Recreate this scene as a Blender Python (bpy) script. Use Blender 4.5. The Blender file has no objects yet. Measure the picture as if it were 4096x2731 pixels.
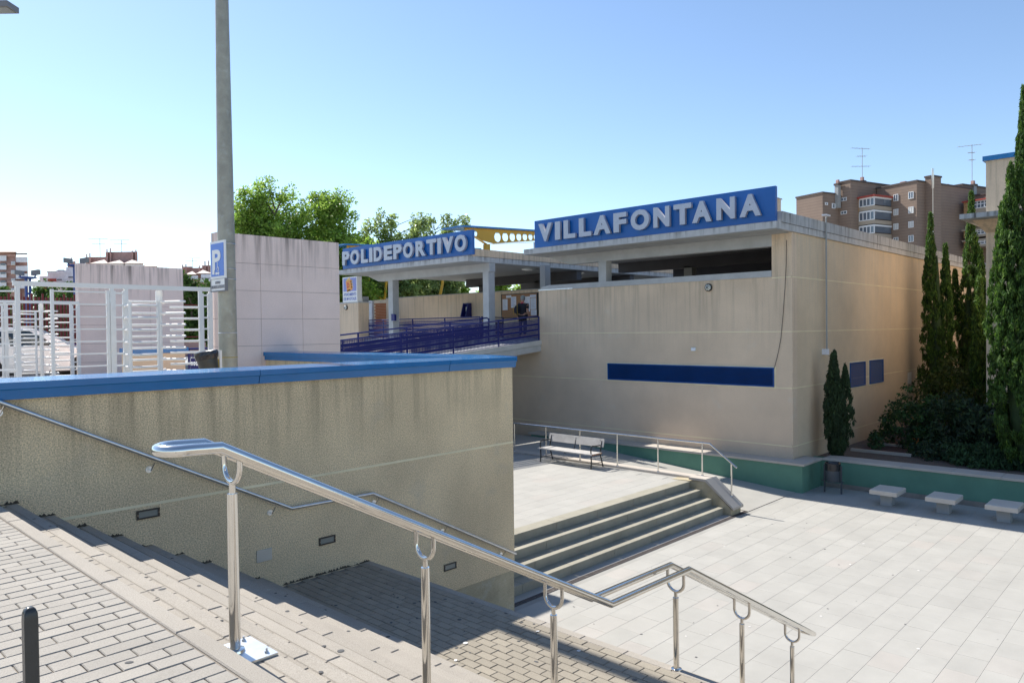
import bpy, bmesh, math, random
import numpy as np
from math import radians, sin, cos, pi, tan, atan2
from mathutils import Vector, Matrix
random.seed(7); rng = np.random.default_rng(11)
S = bpy.context.scene; COL = S.collection

# ------------------------------------------------------------------ camera
CAM = Vector((0, 0, 4.77)); YAW, PITCH, ROLL = 0.759112054, -0.01532096, -0.01193989
_f = Vector((cos(PITCH)*cos(YAW), cos(PITCH)*sin(YAW), sin(PITCH)))
_r0 = Vector((sin(YAW), -cos(YAW), 0)); _u0 = _r0.cross(_f)
_r = _r0*cos(ROLL) + _u0*sin(ROLL); _u = -_r0*sin(ROLL) + _u0*cos(ROLL)
cd = bpy.data.cameras.new('camera'); cam = bpy.data.objects.new('camera', cd); COL.objects.link(cam)
cd.sensor_width = 36.0; cd.lens = 2960.07/4096*36.0; cd.clip_start = 0.05; cd.clip_end = 3000
cam.matrix_world = Matrix(((_r.x, _u.x, -_f.x, CAM.x), (_r.y, _u.y, -_f.y, CAM.y), (_r.z, _u.z, -_f.z, CAM.z), (0, 0, 0, 1)))
S.camera = cam
# ------------------------------------------------------------------ sky, sun, exposure
SUN_EL = radians(43.6); SUN_DX = 0.0165            # sun stands over +Y, a hair towards +X
sdir = Vector((SUN_DX, 1.0, 0)).normalized()*cos(SUN_EL) + Vector((0, 0, sin(SUN_EL)))
W = bpy.data.worlds.new('World'); S.world = W; W.use_nodes = True
nt = W.node_tree; nt.nodes.clear()
sky = nt.nodes.new('ShaderNodeTexSky'); sky.sky_type = 'NISHITA'; sky.sun_disc = False
sky.sun_elevation = SUN_EL; sky.sun_rotation = atan2(sdir.x, sdir.y)
sky.altitude = 650; sky.air_density = 1.0; sky.dust_density = 0.3; sky.ozone_density = 2.2
bg = nt.nodes.new('ShaderNodeBackground'); bg.inputs[1].default_value = 0.098
wo = nt.nodes.new('ShaderNodeOutputWorld')
nt.links.new(sky.outputs[0], bg.inputs[0]); nt.links.new(bg.outputs[0], wo.inputs[0])
sl = bpy.data.lights.new('sun', 'SUN'); sun = bpy.data.objects.new('sun', sl); COL.objects.link(sun)
sl.energy = 4.0; sl.angle = radians(0.53); sl.color = (1.0, 0.95, 0.87)
sun.rotation_euler = (-sdir).to_track_quat('-Z', 'Y').to_euler(); sun.location = (0, 30, 40)
S.view_settings.view_transform = 'Standard'; S.view_settings.look = 'None'
S.view_settings.exposure = 1.02; S.view_settings.gamma = 1.0; S.view_settings.use_curve_mapping = False
S.render.engine = 'CYCLES'

# ------------------------------------------------------------------ projection of photo points onto known planes (far buildings)
def ray(px, py):
    return _f + _r*((px-2048)/2960.07) - _u*((py-1365.5)/2960.07)
def atx(px, py, x): d = ray(px, py); return CAM + d*((x-CAM.x)/d.x)
def aty(px, py, y): d = ray(px, py); return CAM + d*((y-CAM.y)/d.y)
def atd(px, py, t): d = ray(px, py); return CAM + d*t

# ------------------------------------------------------------------ materials
M = {}
def mat(name, col, rough=0.8, metal=0.0, var=0.12, vs=1.3, grain=0.0, gs=90, bump=0.0, bs=None, rnd=0.0,
        streak=None, spec=0.5, trans=0.0, island=0.0, tint=None, blotch=None, coat=0.0, wave=None):
    m = bpy.data.materials.new(name); m.use_nodes = True; t = m.node_tree; n = t.nodes; L = t.links
    bs_ = n['Principled BSDF']; out = n['Material Output']
    bs_.inputs['Roughness'].default_value = rough; bs_.inputs['Metallic'].default_value = metal
    bs_.inputs['Specular IOR Level'].default_value = spec
    if coat: bs_.inputs['Coat Weight'].default_value = coat; bs_.inputs['Coat Roughness'].default_value = 0.05
    geo = n.new('ShaderNodeNewGeometry'); pos = geo.outputs['Position']
    def noise(scale, detail=3, vec=pos, r=0.6):
        x = n.new('ShaderNodeTexNoise'); x.inputs['Scale'].default_value = scale; x.inputs['Detail'].default_value = detail
        x.inputs['Roughness'].default_value = r; L.new(vec, x.inputs['Vector']); return x.outputs['Fac']
    def math_(op, a, b=None, clamp=False):
        x = n.new('ShaderNodeMath'); x.operation = op; x.use_clamp = clamp
        for i, v in enumerate((a, b)):
            if v is None: continue
            if isinstance(v, (int, float)): x.inputs[i].default_value = v
            else: L.new(v, x.inputs[i])
        return x.outputs[0]
    def rng_(v, a, b, lo, hi):
        x = n.new('ShaderNodeMapRange'); L.new(v, x.inputs[0])
        for i, q in enumerate((a, b, lo, hi)): x.inputs[i+1].default_value = q
        return x.outputs[0]
    val = None
    def mul(v):
        nonlocal val
        val = v if val is None else math_('MULTIPLY', val, v)
    if var: mul(rng_(noise(vs), 0.3, 0.7, 1-var, 1+var))
    if grain: mul(rng_(noise(gs, 2), 0.3, 0.7, 1-grain, 1+grain))
    if rnd:
        oi = n.new('ShaderNodeObjectInfo'); mul(rng_(oi.outputs['Random'], 0, 1, 1-rnd, 1+rnd))
    if island: mul(rng_(geo.outputs['Random Per Island'], 0, 1, 1-island, 1+island))
    rgb = n.new('ShaderNodeRGB'); rgb.outputs[0].default_value = (*col, 1); c = rgb.outputs[0]
    def mix(a, b, f, mode='MIX'):
        x = n.new('ShaderNodeMix'); x.data_type = 'RGBA'; x.blend_type = mode
        if isinstance(f, (int, float)): x.inputs[0].default_value = f
        else: L.new(f, x.inputs[0])
        L.new(a, x.inputs[6])
        if isinstance(b, tuple): x.inputs[7].default_value = (*b, 1)
        else: L.new(b, x.inputs[7])
        return x.outputs[2]
    if tint:                                       # second colour mixed in per island / per object
        src = geo.outputs['Random Per Island'] if island else n.new('ShaderNodeObjectInfo').outputs['Random']
        c = mix(c, tint[0], rng_(math_('FRACT', math_('MULTIPLY', src, 7.31)), tint[1], 1.0, 0, tint[2]))
    if blotch:                                     # (colour, scale, threshold, strength) stains with their own shape
        c = mix(c, blotch[0], rng_(noise(blotch[1], 5), blotch[2], blotch[2]+0.14, 0, blotch[3]))
    if streak:                                     # (colour, z where the dirt starts, length, strength): run-off stains below an edge
        mp = n.new('ShaderNodeMapping'); mp.inputs['Scale'].default_value = (7.0, 7.0, 0.35); L.new(pos, mp.inputs[0])
        s_ = rng_(noise(1.0, 4, mp.outputs[0]), 0.47, 0.68, 0, 1)
        sx = n.new('ShaderNodeSeparateXYZ'); L.new(pos, sx.inputs[0])
        g_ = rng_(sx.outputs[2], streak[1]-streak[2], streak[1], 0, 1)
        c = mix(c, streak[0], math_('MULTIPLY', math_('MULTIPLY', s_, g_), streak[3]))
    if wave:                                       # fine horizontal courses (colour, per metre, strength) for far brickwork
        sx = n.new('ShaderNodeSeparateXYZ'); L.new(pos, sx.inputs[0])
        c = mix(c, wave[0], rng_(math_('FRACT', math_('MULTIPLY', sx.outputs[2], wave[1])), 0.72, 0.8, 0, wave[2]))
    if val is not None:
        cc = n.new('ShaderNodeCombineColor'); [L.new(val, cc.inputs[i]) for i in range(3)]
        c = mix(c, cc.outputs[0], 1.0, 'MULTIPLY')
    L.new(c, bs_.inputs['Base Color'])
    if bump:
        b = n.new('ShaderNodeBump'); b.inputs['Strength'].default_value = bump; b.inputs['Distance'].default_value = 0.01
        L.new(noise(bs or gs, 4), b.inputs['Height']); L.new(b.outputs[0], bs_.inputs['Normal'])
    if trans:
        tr = n.new('ShaderNodeBsdfTranslucent'); L.new(c, tr.inputs[0])
        ms = n.new('ShaderNodeMixShader'); ms.inputs[0].default_value = trans
        L.new(bs_.outputs[0], ms.inputs[1]); L.new(tr.outputs[0], ms.inputs[2]); L.new(ms.outputs[0], out.inputs[0])
    M[name] = m; return m
DIRT = (0.05, 0.045, 0.035)
mat('ground_soil', (0.34, 0.30, 0.24), 0.95, grain=0.2, gs=20)
mat('soil_dark', (0.13, 0.10, 0.08), 0.95, var=0.2, vs=3, grain=0.3, gs=30, bump=0.5)
mat('street_paving', (0.360, 0.333, 0.293), 0.9, grain=0.2, gs=60)  # pale concrete paving, lightened to bounce sun onto the shaded pink walls
mat('joint_sand', (0.22, 0.19, 0.155), 0.95, grain=0.25, gs=120, bump=0.4)
mat('brick_grey', (0.320, 0.293, 0.252), 0.88, var=0.07, vs=2, grain=0.16, gs=160, bump=0.35, rnd=0.07, blotch=((0.2, 0.19, 0.18), 5.0, 0.70, 0.5))
mat('paver_cream', (0.329, 0.293, 0.243), 0.88, var=0.08, vs=2, grain=0.17, gs=170, bump=0.35, rnd=0.07, blotch=((0.2, 0.18, 0.16), 5.0, 0.70, 0.5))
mat('paver_landing', (0.284, 0.249, 0.194), 0.88, var=0.07, vs=2, grain=0.15, gs=150, bump=0.35, rnd=0.09, blotch=((0.07, 0.07, 0.07), 14.0, 0.74, 0.8))
mat('nosing_cream', (0.356, 0.320, 0.270), 0.9, var=0.06, vs=2, grain=0.22, gs=190, bump=0.6, rnd=0.05, blotch=((0.25, 0.22, 0.19), 4.0, 0.70, 0.5))
mat('plaza_slab', (0.384, 0.371, 0.336), 0.75, var=0.06, vs=1.5, grain=0.05, gs=70, bump=0.1, rnd=0.035, tint=((0.40, 0.372, 0.335), 0.88, 1.0), blotch=((0.33, 0.31, 0.29), 2.6, 0.66, 0.35))
mat('slab_joint', (0.34, 0.33, 0.30), 0.95)
mat('granite_step', (0.324, 0.301, 0.235), 0.7, var=0.12, vs=2.5, grain=0.07, gs=90, rnd=0.04, blotch=((0.17, 0.13, 0.09), 3.5, 0.66, 0.7))
mat('pebble_wall', (0.72, 0.565, 0.355), 0.95, var=0.12, vs=0.9, grain=0.42, gs=75, bump=0.9, bs=80, streak=((0.13, 0.10, 0.065), 4.2, 1.15, 0.5), blotch=((0.47, 0.42, 0.33), 1.1, 0.6, 0.5))
mat('wall_plinth', (0.42, 0.36, 0.24), 0.9, var=0.18, vs=2, grain=0.12, gs=60, blotch=((0.42, 0.40, 0.33), 4, 0.58, 0.5))
mat('mould', (0.085, 0.07, 0.05), 1.0, grain=0.4, gs=60, bump=0.5)
mat('stucco', (0.68, 0.53, 0.38), 0.93, var=0.09, vs=0.6, grain=0.12, gs=55, bump=0.35, streak=((0.30, 0.25, 0.18), 6.4, 2.6, 0.5), blotch=((0.66, 0.58, 0.47), 1.6, 0.60, 0.45))
mat('stucco_side', (0.66, 0.52, 0.355), 0.93, var=0.09, vs=0.6, grain=0.10, gs=55, bump=0.35, streak=((0.52, 0.45, 0.35), 7.2, 5.0, 0.5))
mat('stucco_joint', (0.80, 0.70, 0.47), 0.9)
mat('concrete', (0.44, 0.45, 0.45), 0.85, var=0.1, vs=2, grain=0.06, gs=60, streak=(DIRT, 8.12, 0.55, 0.85))
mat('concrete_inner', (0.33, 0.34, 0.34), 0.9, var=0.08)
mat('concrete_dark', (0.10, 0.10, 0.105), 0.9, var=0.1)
mat('weathered_edge', (0.50, 0.50, 0.49), 0.85, var=0.1, vs=3, grain=0.08, gs=50, streak=(DIRT, 7.82, 0.3, 0.8), blotch=((0.30, 0.20, 0.06), 2.2, 0.70, 0.8))
mat('blue_coping', (0.0, 0.15, 0.40), 0.2, var=0.06, vs=3, spec=0.5, coat=0.2)
mat('blue_sign', (0.0, 0.10, 0.37), 0.4, var=0.07, vs=0.8)
mat('blue_louvre', (0.003, 0.065, 0.26), 0.45)
mat('louvre_slat', (0.0, 0.05, 0.20), 0.5)
mat('navy_rail', (0.006, 0.012, 0.13), 0.38)
mat('letter_steel', (0.42, 0.44, 0.50), 0.38, metal=0.35, var=0.05, vs=6)
mat('steel', (0.74, 0.72, 0.68), 0.13, metal=1.0, var=0.05, vs=8)
mat('steel_rough', (0.62, 0.64, 0.66), 0.35, metal=1.0, var=0.1, vs=12)
mat('steel_plate', (0.55, 0.56, 0.55), 0.45, metal=0.8)
mat('galvanised', (0.345, 0.335, 0.275), 0.55, metal=0.2, var=0.16, vs=5, blotch=((0.42, 0.43, 0.40), 9, 0.56, 0.6))
mat('green_wall', (0.115, 0.25, 0.175), 0.85, var=0.08, vs=1.5, grain=0.04)
mat('skirting', (0.27, 0.24, 0.20), 0.9, var=0.2, vs=3)
mat('stone_coping', (0.48, 0.43, 0.37), 0.8, var=0.06, vs=2, rnd=0.03)
mat('stool_stone', (0.60, 0.54, 0.46), 0.75, var=0.05, vs=3)
mat('stool_leg', (0.40, 0.41, 0.40), 0.85)
mat('pink_wall', (0.83, 0.675, 0.605), 0.9, var=0.05, vs=1.2, grain=0.05, gs=40, streak=((0.10, 0.085, 0.075), 7.0, 1.1, 0.75))
mat('pink_joint', (0.36, 0.30, 0.29), 0.9, blotch=((0.06, 0.05, 0.045), 2.5, 0.56, 0.9))
mat('white_paint', (0.80, 0.79, 0.76), 0.42, var=0.03)
mat('black_iron', (0.012, 0.013, 0.014), 0.35)
mat('bollard_paint', (0.035, 0.036, 0.035), 0.3, var=0.1, vs=20, bump=0.15, bs=90)
mat('bench_wood', (0.44, 0.42, 0.39), 0.8, var=0.15, vs=5, grain=0.06)
mat('bench_end', (0.40, 0.22, 0.13), 0.8, var=0.15, vs=8)
mat('plastic_dark', (0.03, 0.034, 0.03), 0.35)
mat('bag_black', (0.018, 0.018, 0.022), 0.25)
mat('bin_metal', (0.07, 0.08, 0.09), 0.5)
mat('lamp_glass', (0.62, 0.66, 0.62), 0.2)
mat('dim_glass', (0.19, 0.21, 0.19), 0.15)
mat('drain_grate', (0.10, 0.085, 0.08), 0.7, var=0.2, vs=6)
mat('sign_blue', (0.07, 0.19, 0.62), 0.4, var=0)
mat('sign_white', (0.80, 0.80, 0.78), 0.5, var=0)
mat('sign_grey', (0.18, 0.18, 0.19), 0.5, var=0)
mat('print_grey', (0.28, 0.28, 0.30), 0.6, var=0)
mat('logo_orange', (0.80, 0.33, 0.07), 0.5, var=0)
mat('logo_red', (0.55, 0.05, 0.06), 0.5, var=0)
mat('logo_yellow', (0.80, 0.52, 0.12), 0.5, var=0)
mat('lightbox_blue', (0.23, 0.27, 0.60), 0.45, var=0)
mat('print_blue', (0.13, 0.18, 0.50), 0.5, var=0)
mat('yellow_steel', (0.62, 0.34, 0.015), 0.45, var=0.06)
mat('cork', (0.35, 0.19, 0.10), 0.9, grain=0.15, gs=80)
mat('paper', (0.72, 0.73, 0.78), 0.8, var=0)
mat('orange_brick', (0.42, 0.13, 0.045), 0.9, var=0.1, rnd=0.1)
mat('apartment_brick', (0.25, 0.185, 0.145), 0.92, var=0.08, vs=0.25, wave=((0.15, 0.10, 0.085), 1.6, 0.35))
mat('apartment_cap', (0.10, 0.08, 0.075), 0.9)
mat('window_frame', (0.726, 0.748, 0.770), 0.5, var=0)
mat('window_pane', (0.12, 0.15, 0.19), 0.06, var=0, spec=0.8)
mat('window_blind', (0.52, 0.53, 0.52), 0.6, var=0)
mat('balcony_panel', (0.40, 0.34, 0.27), 0.8, var=0.05)
mat('balcony_wood', (0.42, 0.25, 0.12), 0.8)
mat('roof_red', (0.36, 0.06, 0.045), 0.7)
mat('far_white', (0.80, 0.80, 0.83), 0.8)
mat('far_brick', (0.46, 0.29, 0.25), 0.9)
mat('far_roof', (0.62, 0.50, 0.44), 0.8)
mat('red_fence', (0.17, 0.018, 0.016), 0.6)
mat('mast_blue', (0.02, 0.06, 0.26), 0.5)
mat('leaf_green', (0.25, 0.40, 0.06), 0.4, var=0.25, vs=0.5, island=0.4, trans=0.6, tint=((0.33, 0.42, 0.10), 0.5, 0.8))
mat('leaf_pale', (0.32, 0.42, 0.14), 0.4, var=0.25, vs=0.6, island=0.4, trans=0.6, tint=((0.36, 0.43, 0.17), 0.5, 0.8))
mat('leaf_pine', (0.085, 0.16, 0.03), 0.7, var=0.3, vs=0.6, island=0.4, trans=0.3)
mat('cypress_leaf', (0.052, 0.115, 0.018), 0.7, var=0.25, vs=2.2, island=0.5, trans=0.4, tint=((0.15, 0.25, 0.035), 0.6, 0.8))
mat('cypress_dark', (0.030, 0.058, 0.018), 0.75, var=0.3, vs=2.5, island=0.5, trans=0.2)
mat('shrub_leaf', (0.030, 0.060, 0.028), 0.7, var=0.35, vs=1.5, island=0.5, trans=0.2, tint=((0.055, 0.10, 0.02), 0.6, 0.8))
mat('shrub_yellow', (0.055, 0.085, 0.012), 0.7, var=0.35, vs=1.5, island=0.4, trans=0.25)
mat('rose_leaf', (0.032, 0.085, 0.022), 0.6, var=0.35, vs=2.0, island=0.5, trans=0.25, tint=((0.085, 0.12, 0.018), 0.7, 0.8))
mat('juniper', (0.038, 0.085, 0.028), 0.75, var=0.3, vs=2.0, island=0.5, trans=0.2)
mat('leaf_orange', (0.42, 0.14, 0.03), 0.7, island=0.3)
mat('bark', (0.16, 0.12, 0.09), 0.95, var=0.25, vs=6, bump=0.6, bs=20)
mat('wood_deck', (0.10, 0.055, 0.045), 0.85, var=0.2, vs=4)
mat('car_white', (0.80, 0.80, 0.80), 0.25, var=0, coat=0.6)
mat('car_silver', (0.45, 0.46, 0.48), 0.25, metal=0.4, var=0, coat=0.6)
mat('car_glass', (0.02, 0.03, 0.035), 0.04, var=0, spec=0.8)
mat('rubber', (0.02, 0.02, 0.02), 0.8)
mat('skin', (0.44, 0.24, 0.17), 0.6, var=0.05)
mat('cloth_black', (0.012, 0.013, 0.022), 0.85)
mat('cloth_grey', (0.22, 0.24, 0.22), 0.85)
mat('cloth_red', (0.42, 0.03, 0.07), 0.8)
mat('hair_grey', (0.22, 0.21, 0.2), 0.8)
mat('strap_yellow', (0.45, 0.32, 0.05), 0.7)
mat('cable', (0.05, 0.05, 0.05), 0.7)
mat('light_patch', (0.80, 0.74, 0.64), 0.85, var=0.08, vs=4)

# ------------------------------------------------------------------ mesh helpers
ORG = {}
def org(o): return ORG.get(o.name, Vector((0, 0, 0))) if o is not None else Vector((0, 0, 0))
class MB:
    def __init__(s): s.v = []; s.f = []
    def add(s, vs, fs):
        b = len(s.v); s.v += [tuple(p) for p in vs]; s.f += [tuple(b+i for i in f) for f in fs]; return s
    def box(s, x0, x1, y0, y1, z0, z1):
        v = [(x, y, z) for z in (z0, z1) for y in (y0, y1) for x in (x0, x1)]
        return s.add(v, [(0, 2, 3, 1), (4, 5, 7, 6), (0, 1, 5, 4), (2, 6, 7, 3), (0, 4, 6, 2), (1, 3, 7, 5)])
    def cbox(s, x0, x1, y0, y1, z0, z1, c):            # chamfered top
        v = [(x0, y0, z0), (x1, y0, z0), (x1, y1, z0), (x0, y1, z0), (x0, y0, z1-c), (x1, y0, z1-c), (x1, y1, z1-c), (x0, y1, z1-c),
             (x0+c, y0+c, z1), (x1-c, y0+c, z1), (x1-c, y1-c, z1), (x0+c, y1-c, z1)]
        f = [(0, 3, 2, 1), (8, 9, 10, 11)]
        for i in range(4):
            j = (i+1) % 4; f += [(i, j, 4+j, 4+i), (4+i, 4+j, 8+j, 8+i)]
        return s.add(v, f)
    def obox(s, c, ax, ay, az, hx, hy, hz):            # oriented box
        c = Vector(c); ax, ay, az = Vector(ax), Vector(ay), Vector(az)
        v = [c+ax*(i*hx)+ay*(j*hy)+az*(k*hz) for k in (-1, 1) for j in (-1, 1) for i in (-1, 1)]
        return s.add(v, [(0, 2, 3, 1), (4, 5, 7, 6), (0, 1, 5, 4), (2, 6, 7, 3), (0, 4, 6, 2), (1, 3, 7, 5)])
    def tube(s, pts, r, n=10, caps=True, closed=False):
        pts = [Vector(p) for p in pts]; N = len(pts); rs = r if isinstance(r, (list, tuple)) else [r]*N
        rings = []; up = None
        for i in range(N):
            if closed: t = pts[(i+1) % N]-pts[i-1]
            else:
                a = (pts[i]-pts[i-1]).normalized() if i else None
                b = (pts[i+1]-pts[i]).normalized() if i < N-1 else None
                t = (a or Vector())+(b or Vector())
            t.normalize()
            if up is None:
                up = Vector((0, 0, 1)) if abs(t.z) < 0.9 else Vector((0, 1, 0))
            x = t.cross(up); x = x.normalized() if x.length > 1e-6 else t.orthogonal().normalized()
            y = x.cross(t).normalized(); up = y
            k = 1.0
            if not closed and 0 < i < N-1:
                k = 1/max(0.35, a.dot(t))
            ang = [2*pi*j/n for j in range(n)]
            if k > 1.001:                               # mitre: stretch along the bend direction
                bd = (b-a); bd = (bd-t*bd.dot(t)).normalized()
                ring = []
                for w in ang:
                    q = x*cos(w)+y*sin(w); q = q+bd*(q.dot(bd)*(k-1)); ring.append(pts[i]+q*rs[i])
            else: ring = [pts[i]+(x*cos(w)+y*sin(w))*rs[i] for w in ang]
            rings.append(ring)
        v = [p for R in rings for p in R]; f = []
        for i in range(N if closed else N-1):
            for j in range(n):
                a_, b_ = i*n+j, i*n+(j+1) % n; c_, d_ = ((i+1) % N)*n+(j+1) % n, ((i+1) % N)*n+j
                f.append((a_, b_, c_, d_))
        if caps and not closed: f += [tuple(range(n))[::-1], tuple((N-1)*n+j for j in range(n))]
        return s.add(v, f)
    def prism(s, poly, d):                              # planar polygon pushed along d
        d = Vector(d); poly = [Vector(p) for p in poly]; n = len(poly)
        return s.add(poly+[p+d for p in poly], [tuple(range(n))[::-1], tuple(range(n, 2*n))]+[(i, (i+1) % n, n+(i+1) % n, n+i) for i in range(n)])
    def lathe(s, prof, c, n=16, axis='z'):
        c = Vector(c); v = []; f = []
        for r, h in prof:
            for j in range(n):
                w = 2*pi*j/n; p = (r*cos(w), r*sin(w), h)
                if axis == 'x': p = (h, r*cos(w), r*sin(w))
                if axis == 'y': p = (r*cos(w), h, r*sin(w))
                v.append(c+Vector(p))
        for i in range(len(prof)-1):
            for j in range(n): f.append((i*n+j, i*n+(j+1) % n, (i+1)*n+(j+1) % n, (i+1)*n+j))
        f += [tuple(range(n))[::-1], tuple((len(prof)-1)*n+j for j in range(n))]
        return s.add(v, f)
    def build(s, name, m, parent=None, smooth=False):
        o = org(parent); me = bpy.data.meshes.new(name)
        me.from_pydata([tuple(Vector(p)-o) for p in s.v], [], s.f); me.validate()
        bm = bmesh.new(); bm.from_mesh(me); bmesh.ops.recalc_face_normals(bm, faces=bm.faces); bm.to_mesh(me); bm.free()
        if smooth:
            for p in me.polygons: p.use_smooth = True
            try: me.set_sharp_from_angle(angle=radians(40))
            except Exception: pass
        return link(name, me, m, parent)
def link(name, me, m, parent=None, loc=None):
    if m: 
        if not me.materials: me.materials.append(M[m])
    o = bpy.data.objects.new(name, me); COL.objects.link(o)
    if parent is not None: o.parent = parent; ORG[o.name] = org(parent)
    if loc is not None: o.location = Vector(loc)-org(parent)
    return o
def tag(o, label=None, cat=None, group=None, kind=None):
    if label: o['label'] = label
    if cat: o['category'] = cat
    if group: o['group'] = group
    if kind: o['kind'] = kind
    return o
def thing(name, loc, label, cat, group=None):
    o = bpy.data.objects.new(name, None); o.empty_display_size = 0.2; COL.objects.link(o); o.location = loc
    ORG[o.name] = Vector(loc); return tag(o, label, cat, group)
def struct(name, mb, m): o = mb.build(name, m); o['kind'] = 'structure'; return o
def copy_tree(o, parent=None):
    c = o.copy(); COL.objects.link(c)
    if parent is not None: c.parent = parent
    for ch in list(o.children): copy_tree(ch, c)
    return c
def text_mesh(txt, bold=0.0, ext=0.0):
    c = bpy.data.curves.new('txt', 'FONT'); c.body = txt; c.extrude = ext; c.offset = bold; c.resolution_u = 4; c.size = 1.0
    o = bpy.data.objects.new('txt', c); COL.objects.link(o); dg = bpy.context.evaluated_depsgraph_get()
    me = bpy.data.meshes.new_from_object(o.evaluated_get(dg)); bpy.data.objects.remove(o); bpy.data.curves.remove(c); return me
def put_text(name, txt, m, parent, x, y_left, y_right, z0, z1, depth, bold=0.02):
    """flat or solid letters on a plane facing -X, fitted between y_left..y_right and z0..z1; front face at x"""
    me = text_mesh(txt, bold, 0.5); v = np.empty(len(me.vertices)*3); me.vertices.foreach_get('co', v); v = v.reshape(-1, 3)
    a, b = v.min(0), v.max(0); q = (v-a)/np.maximum(b-a, 1e-9); o = org(parent); w = np.empty_like(v)
    w[:, 0] = x+(1-q[:, 2])*depth-o.x; w[:, 1] = y_left+q[:, 0]*(y_right-y_left)-o.y; w[:, 2] = z0+q[:, 1]*(z1-z0)-o.z
    me.vertices.foreach_set('co', w.ravel()); me.materials.clear(); me.update()
    return link(name, me, m, parent)
def face_mesh(name, verts, faces, m, parent=None):
    me = bpy.data.meshes.new(name); me.from_pydata(verts.tolist(), [], faces.tolist()); return link(name, me, m, parent)
def leaves(name, centres, spread, per, size, m, parent, asp=1.0, up=0.0, flat=0.6):
    """many leaf-sized quads gathered in clumps round the given centres (world coordinates)"""
    c = np.repeat(np.asarray(centres, float), per, 0); N = len(c); sp = np.asarray(spread, float)
    d = rng.normal(size=(N, 3)); d /= np.linalg.norm(d, axis=1)[:, None]; d *= rng.random((N, 1))**0.45
    p = c+d*sp
    a = rng.normal(size=(N, 3)); a[:, 2] += up*2.5; a /= np.linalg.norm(a, axis=1)[:, None]
    b = rng.normal(size=(N, 3)); b -= a*(a*b).sum(1)[:, None]; b /= np.linalg.norm(b, axis=1)[:, None]
    s = size*(0.6+0.8*rng.random((N, 1))); a = a*s*asp; b = b*s*flat
    o = np.array(org(parent)); V = np.stack([p-a*0.5-b*0.25, p-b*0.0+b*0.5-a*0.05, p+a*0.5, p-b*0.5-a*0.05], 1).reshape(-1, 3)-o
    F = np.arange(4*N).reshape(-1, 4)
    return face_mesh(name, V, F, m, parent)

# ================================================================== THE GROUND
Z0 = 3.337; R_ = 0.1668; G_ = 0.311; X0 = 1.54            # street level, stair riser, going, first nosing
ZL = Z0-10*R_                                             # landing
XL0, XL1 = X0+9*G_, 5.90
WY = 8.294
struct('ground', MB().box(-900, 1500, -900, 1500, -1.2, -0.25), 'ground_soil')
g = MB(); g.box(-160, 8.2, 9.02, 15.3, 1.5, Z0); g.box(-160, 10.3, 15.3, 300, 1.5, Z0); struct('street', g, 'street_paving')

def piece_mesh(lx, ly, lz, c):
    mb = MB().cbox(-lx/2, lx/2, -ly/2, ly/2, -lz, 0, c); me = bpy.data.meshes.new('piece')
    me.from_pydata(mb.v, [], mb.f); bm = bmesh.new(); bm.from_mesh(me); bmesh.ops.recalc_face_normals(bm, faces=bm.faces); bm.to_mesh(me); bm.free(); return me
def visible(x, y, z, pad=60):
    d = Vector((x, y, z))-CAM; k = d.dot(_f)
    if k < 0.5: return False
    px = 2048+2960*d.dot(_r)/k; py = 1365.5-2960*d.dot(_u)/k
    return -pad < px < 4096+pad and -pad < py < 2731+pad
def lay(name, spots, me_, m, parent, limit=300, jz=0.0015, tilt=0.0):
    """spots: (x, y, z, mesh key); the nearest `limit` become single objects, the others one joined part"""
    for k in me_: 
        if not me_[k].materials: me_[k].materials.append(M[m])
    vis = [s for s in spots if visible(s[0], s[1], s[2])]; vis.sort(key=lambda s: (Vector(s[:3])-CAM).length)
    near = vis[:limit]; ids = set(id(s) for s in near); rest = [s for s in spots if id(s) not in ids]
    for x, y, z, k in near:
        o = link(name, me_[k], None, parent, (x, y, z+random.uniform(-jz, jz)))
        if tilt: o.rotation_euler = (random.uniform(-tilt, tilt), random.uniform(-tilt, tilt), random.uniform(-tilt, tilt)*1.5)
    if rest:
        mb = MB()
        for x, y, z, k in rest:
            base = [(v.co.x+x, v.co.y+y, v.co.z+z) for v in me_[k].vertices]; mb.add(base, [tuple(p.vertices) for p in me_[k].polygons])
        o = mb.build(name+'s', m, parent); o['kind'] = 'stuff'

# upper pavement with its running-bond bricks
pv = struct('upper_pavement', MB().box(-40, X0-0.1, -40, WY-0.005, Z0-0.9, Z0-0.009), 'joint_sand')
bl, bw = 0.205, 0.1075; me_ = {0: piece_mesh(bl-0.0055, bw-0.0055, 0.06, 0.004), 1: piece_mesh(bl/2-0.0055, bw-0.0055, 0.06, 0.004)}
spots = []; j = 0; y = 1.6
while y < WY-0.06:
    x = X0-0.11
    if j % 2: spots.append((x-bl/4, y, Z0, 1)); x -= bl/2
    while x-bl/2 > -1.6: spots.append((x-bl/2, y, Z0, 0)); x -= bl
    y += bw; j += 1
lay('brick', spots, me_, 'brick_grey', pv, tilt=0.006)

struct('outer_pavement', MB().box(-40, X0-0.1, -40, 1.5, Z0-0.05, Z0-0.003).box(-40, -1.75, 1.5, WY-0.01, Z0-0.05, Z0-0.003), 'brick_grey')  # plain paving out of view, added to bounce sunlight onto the shaded wall
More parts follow.
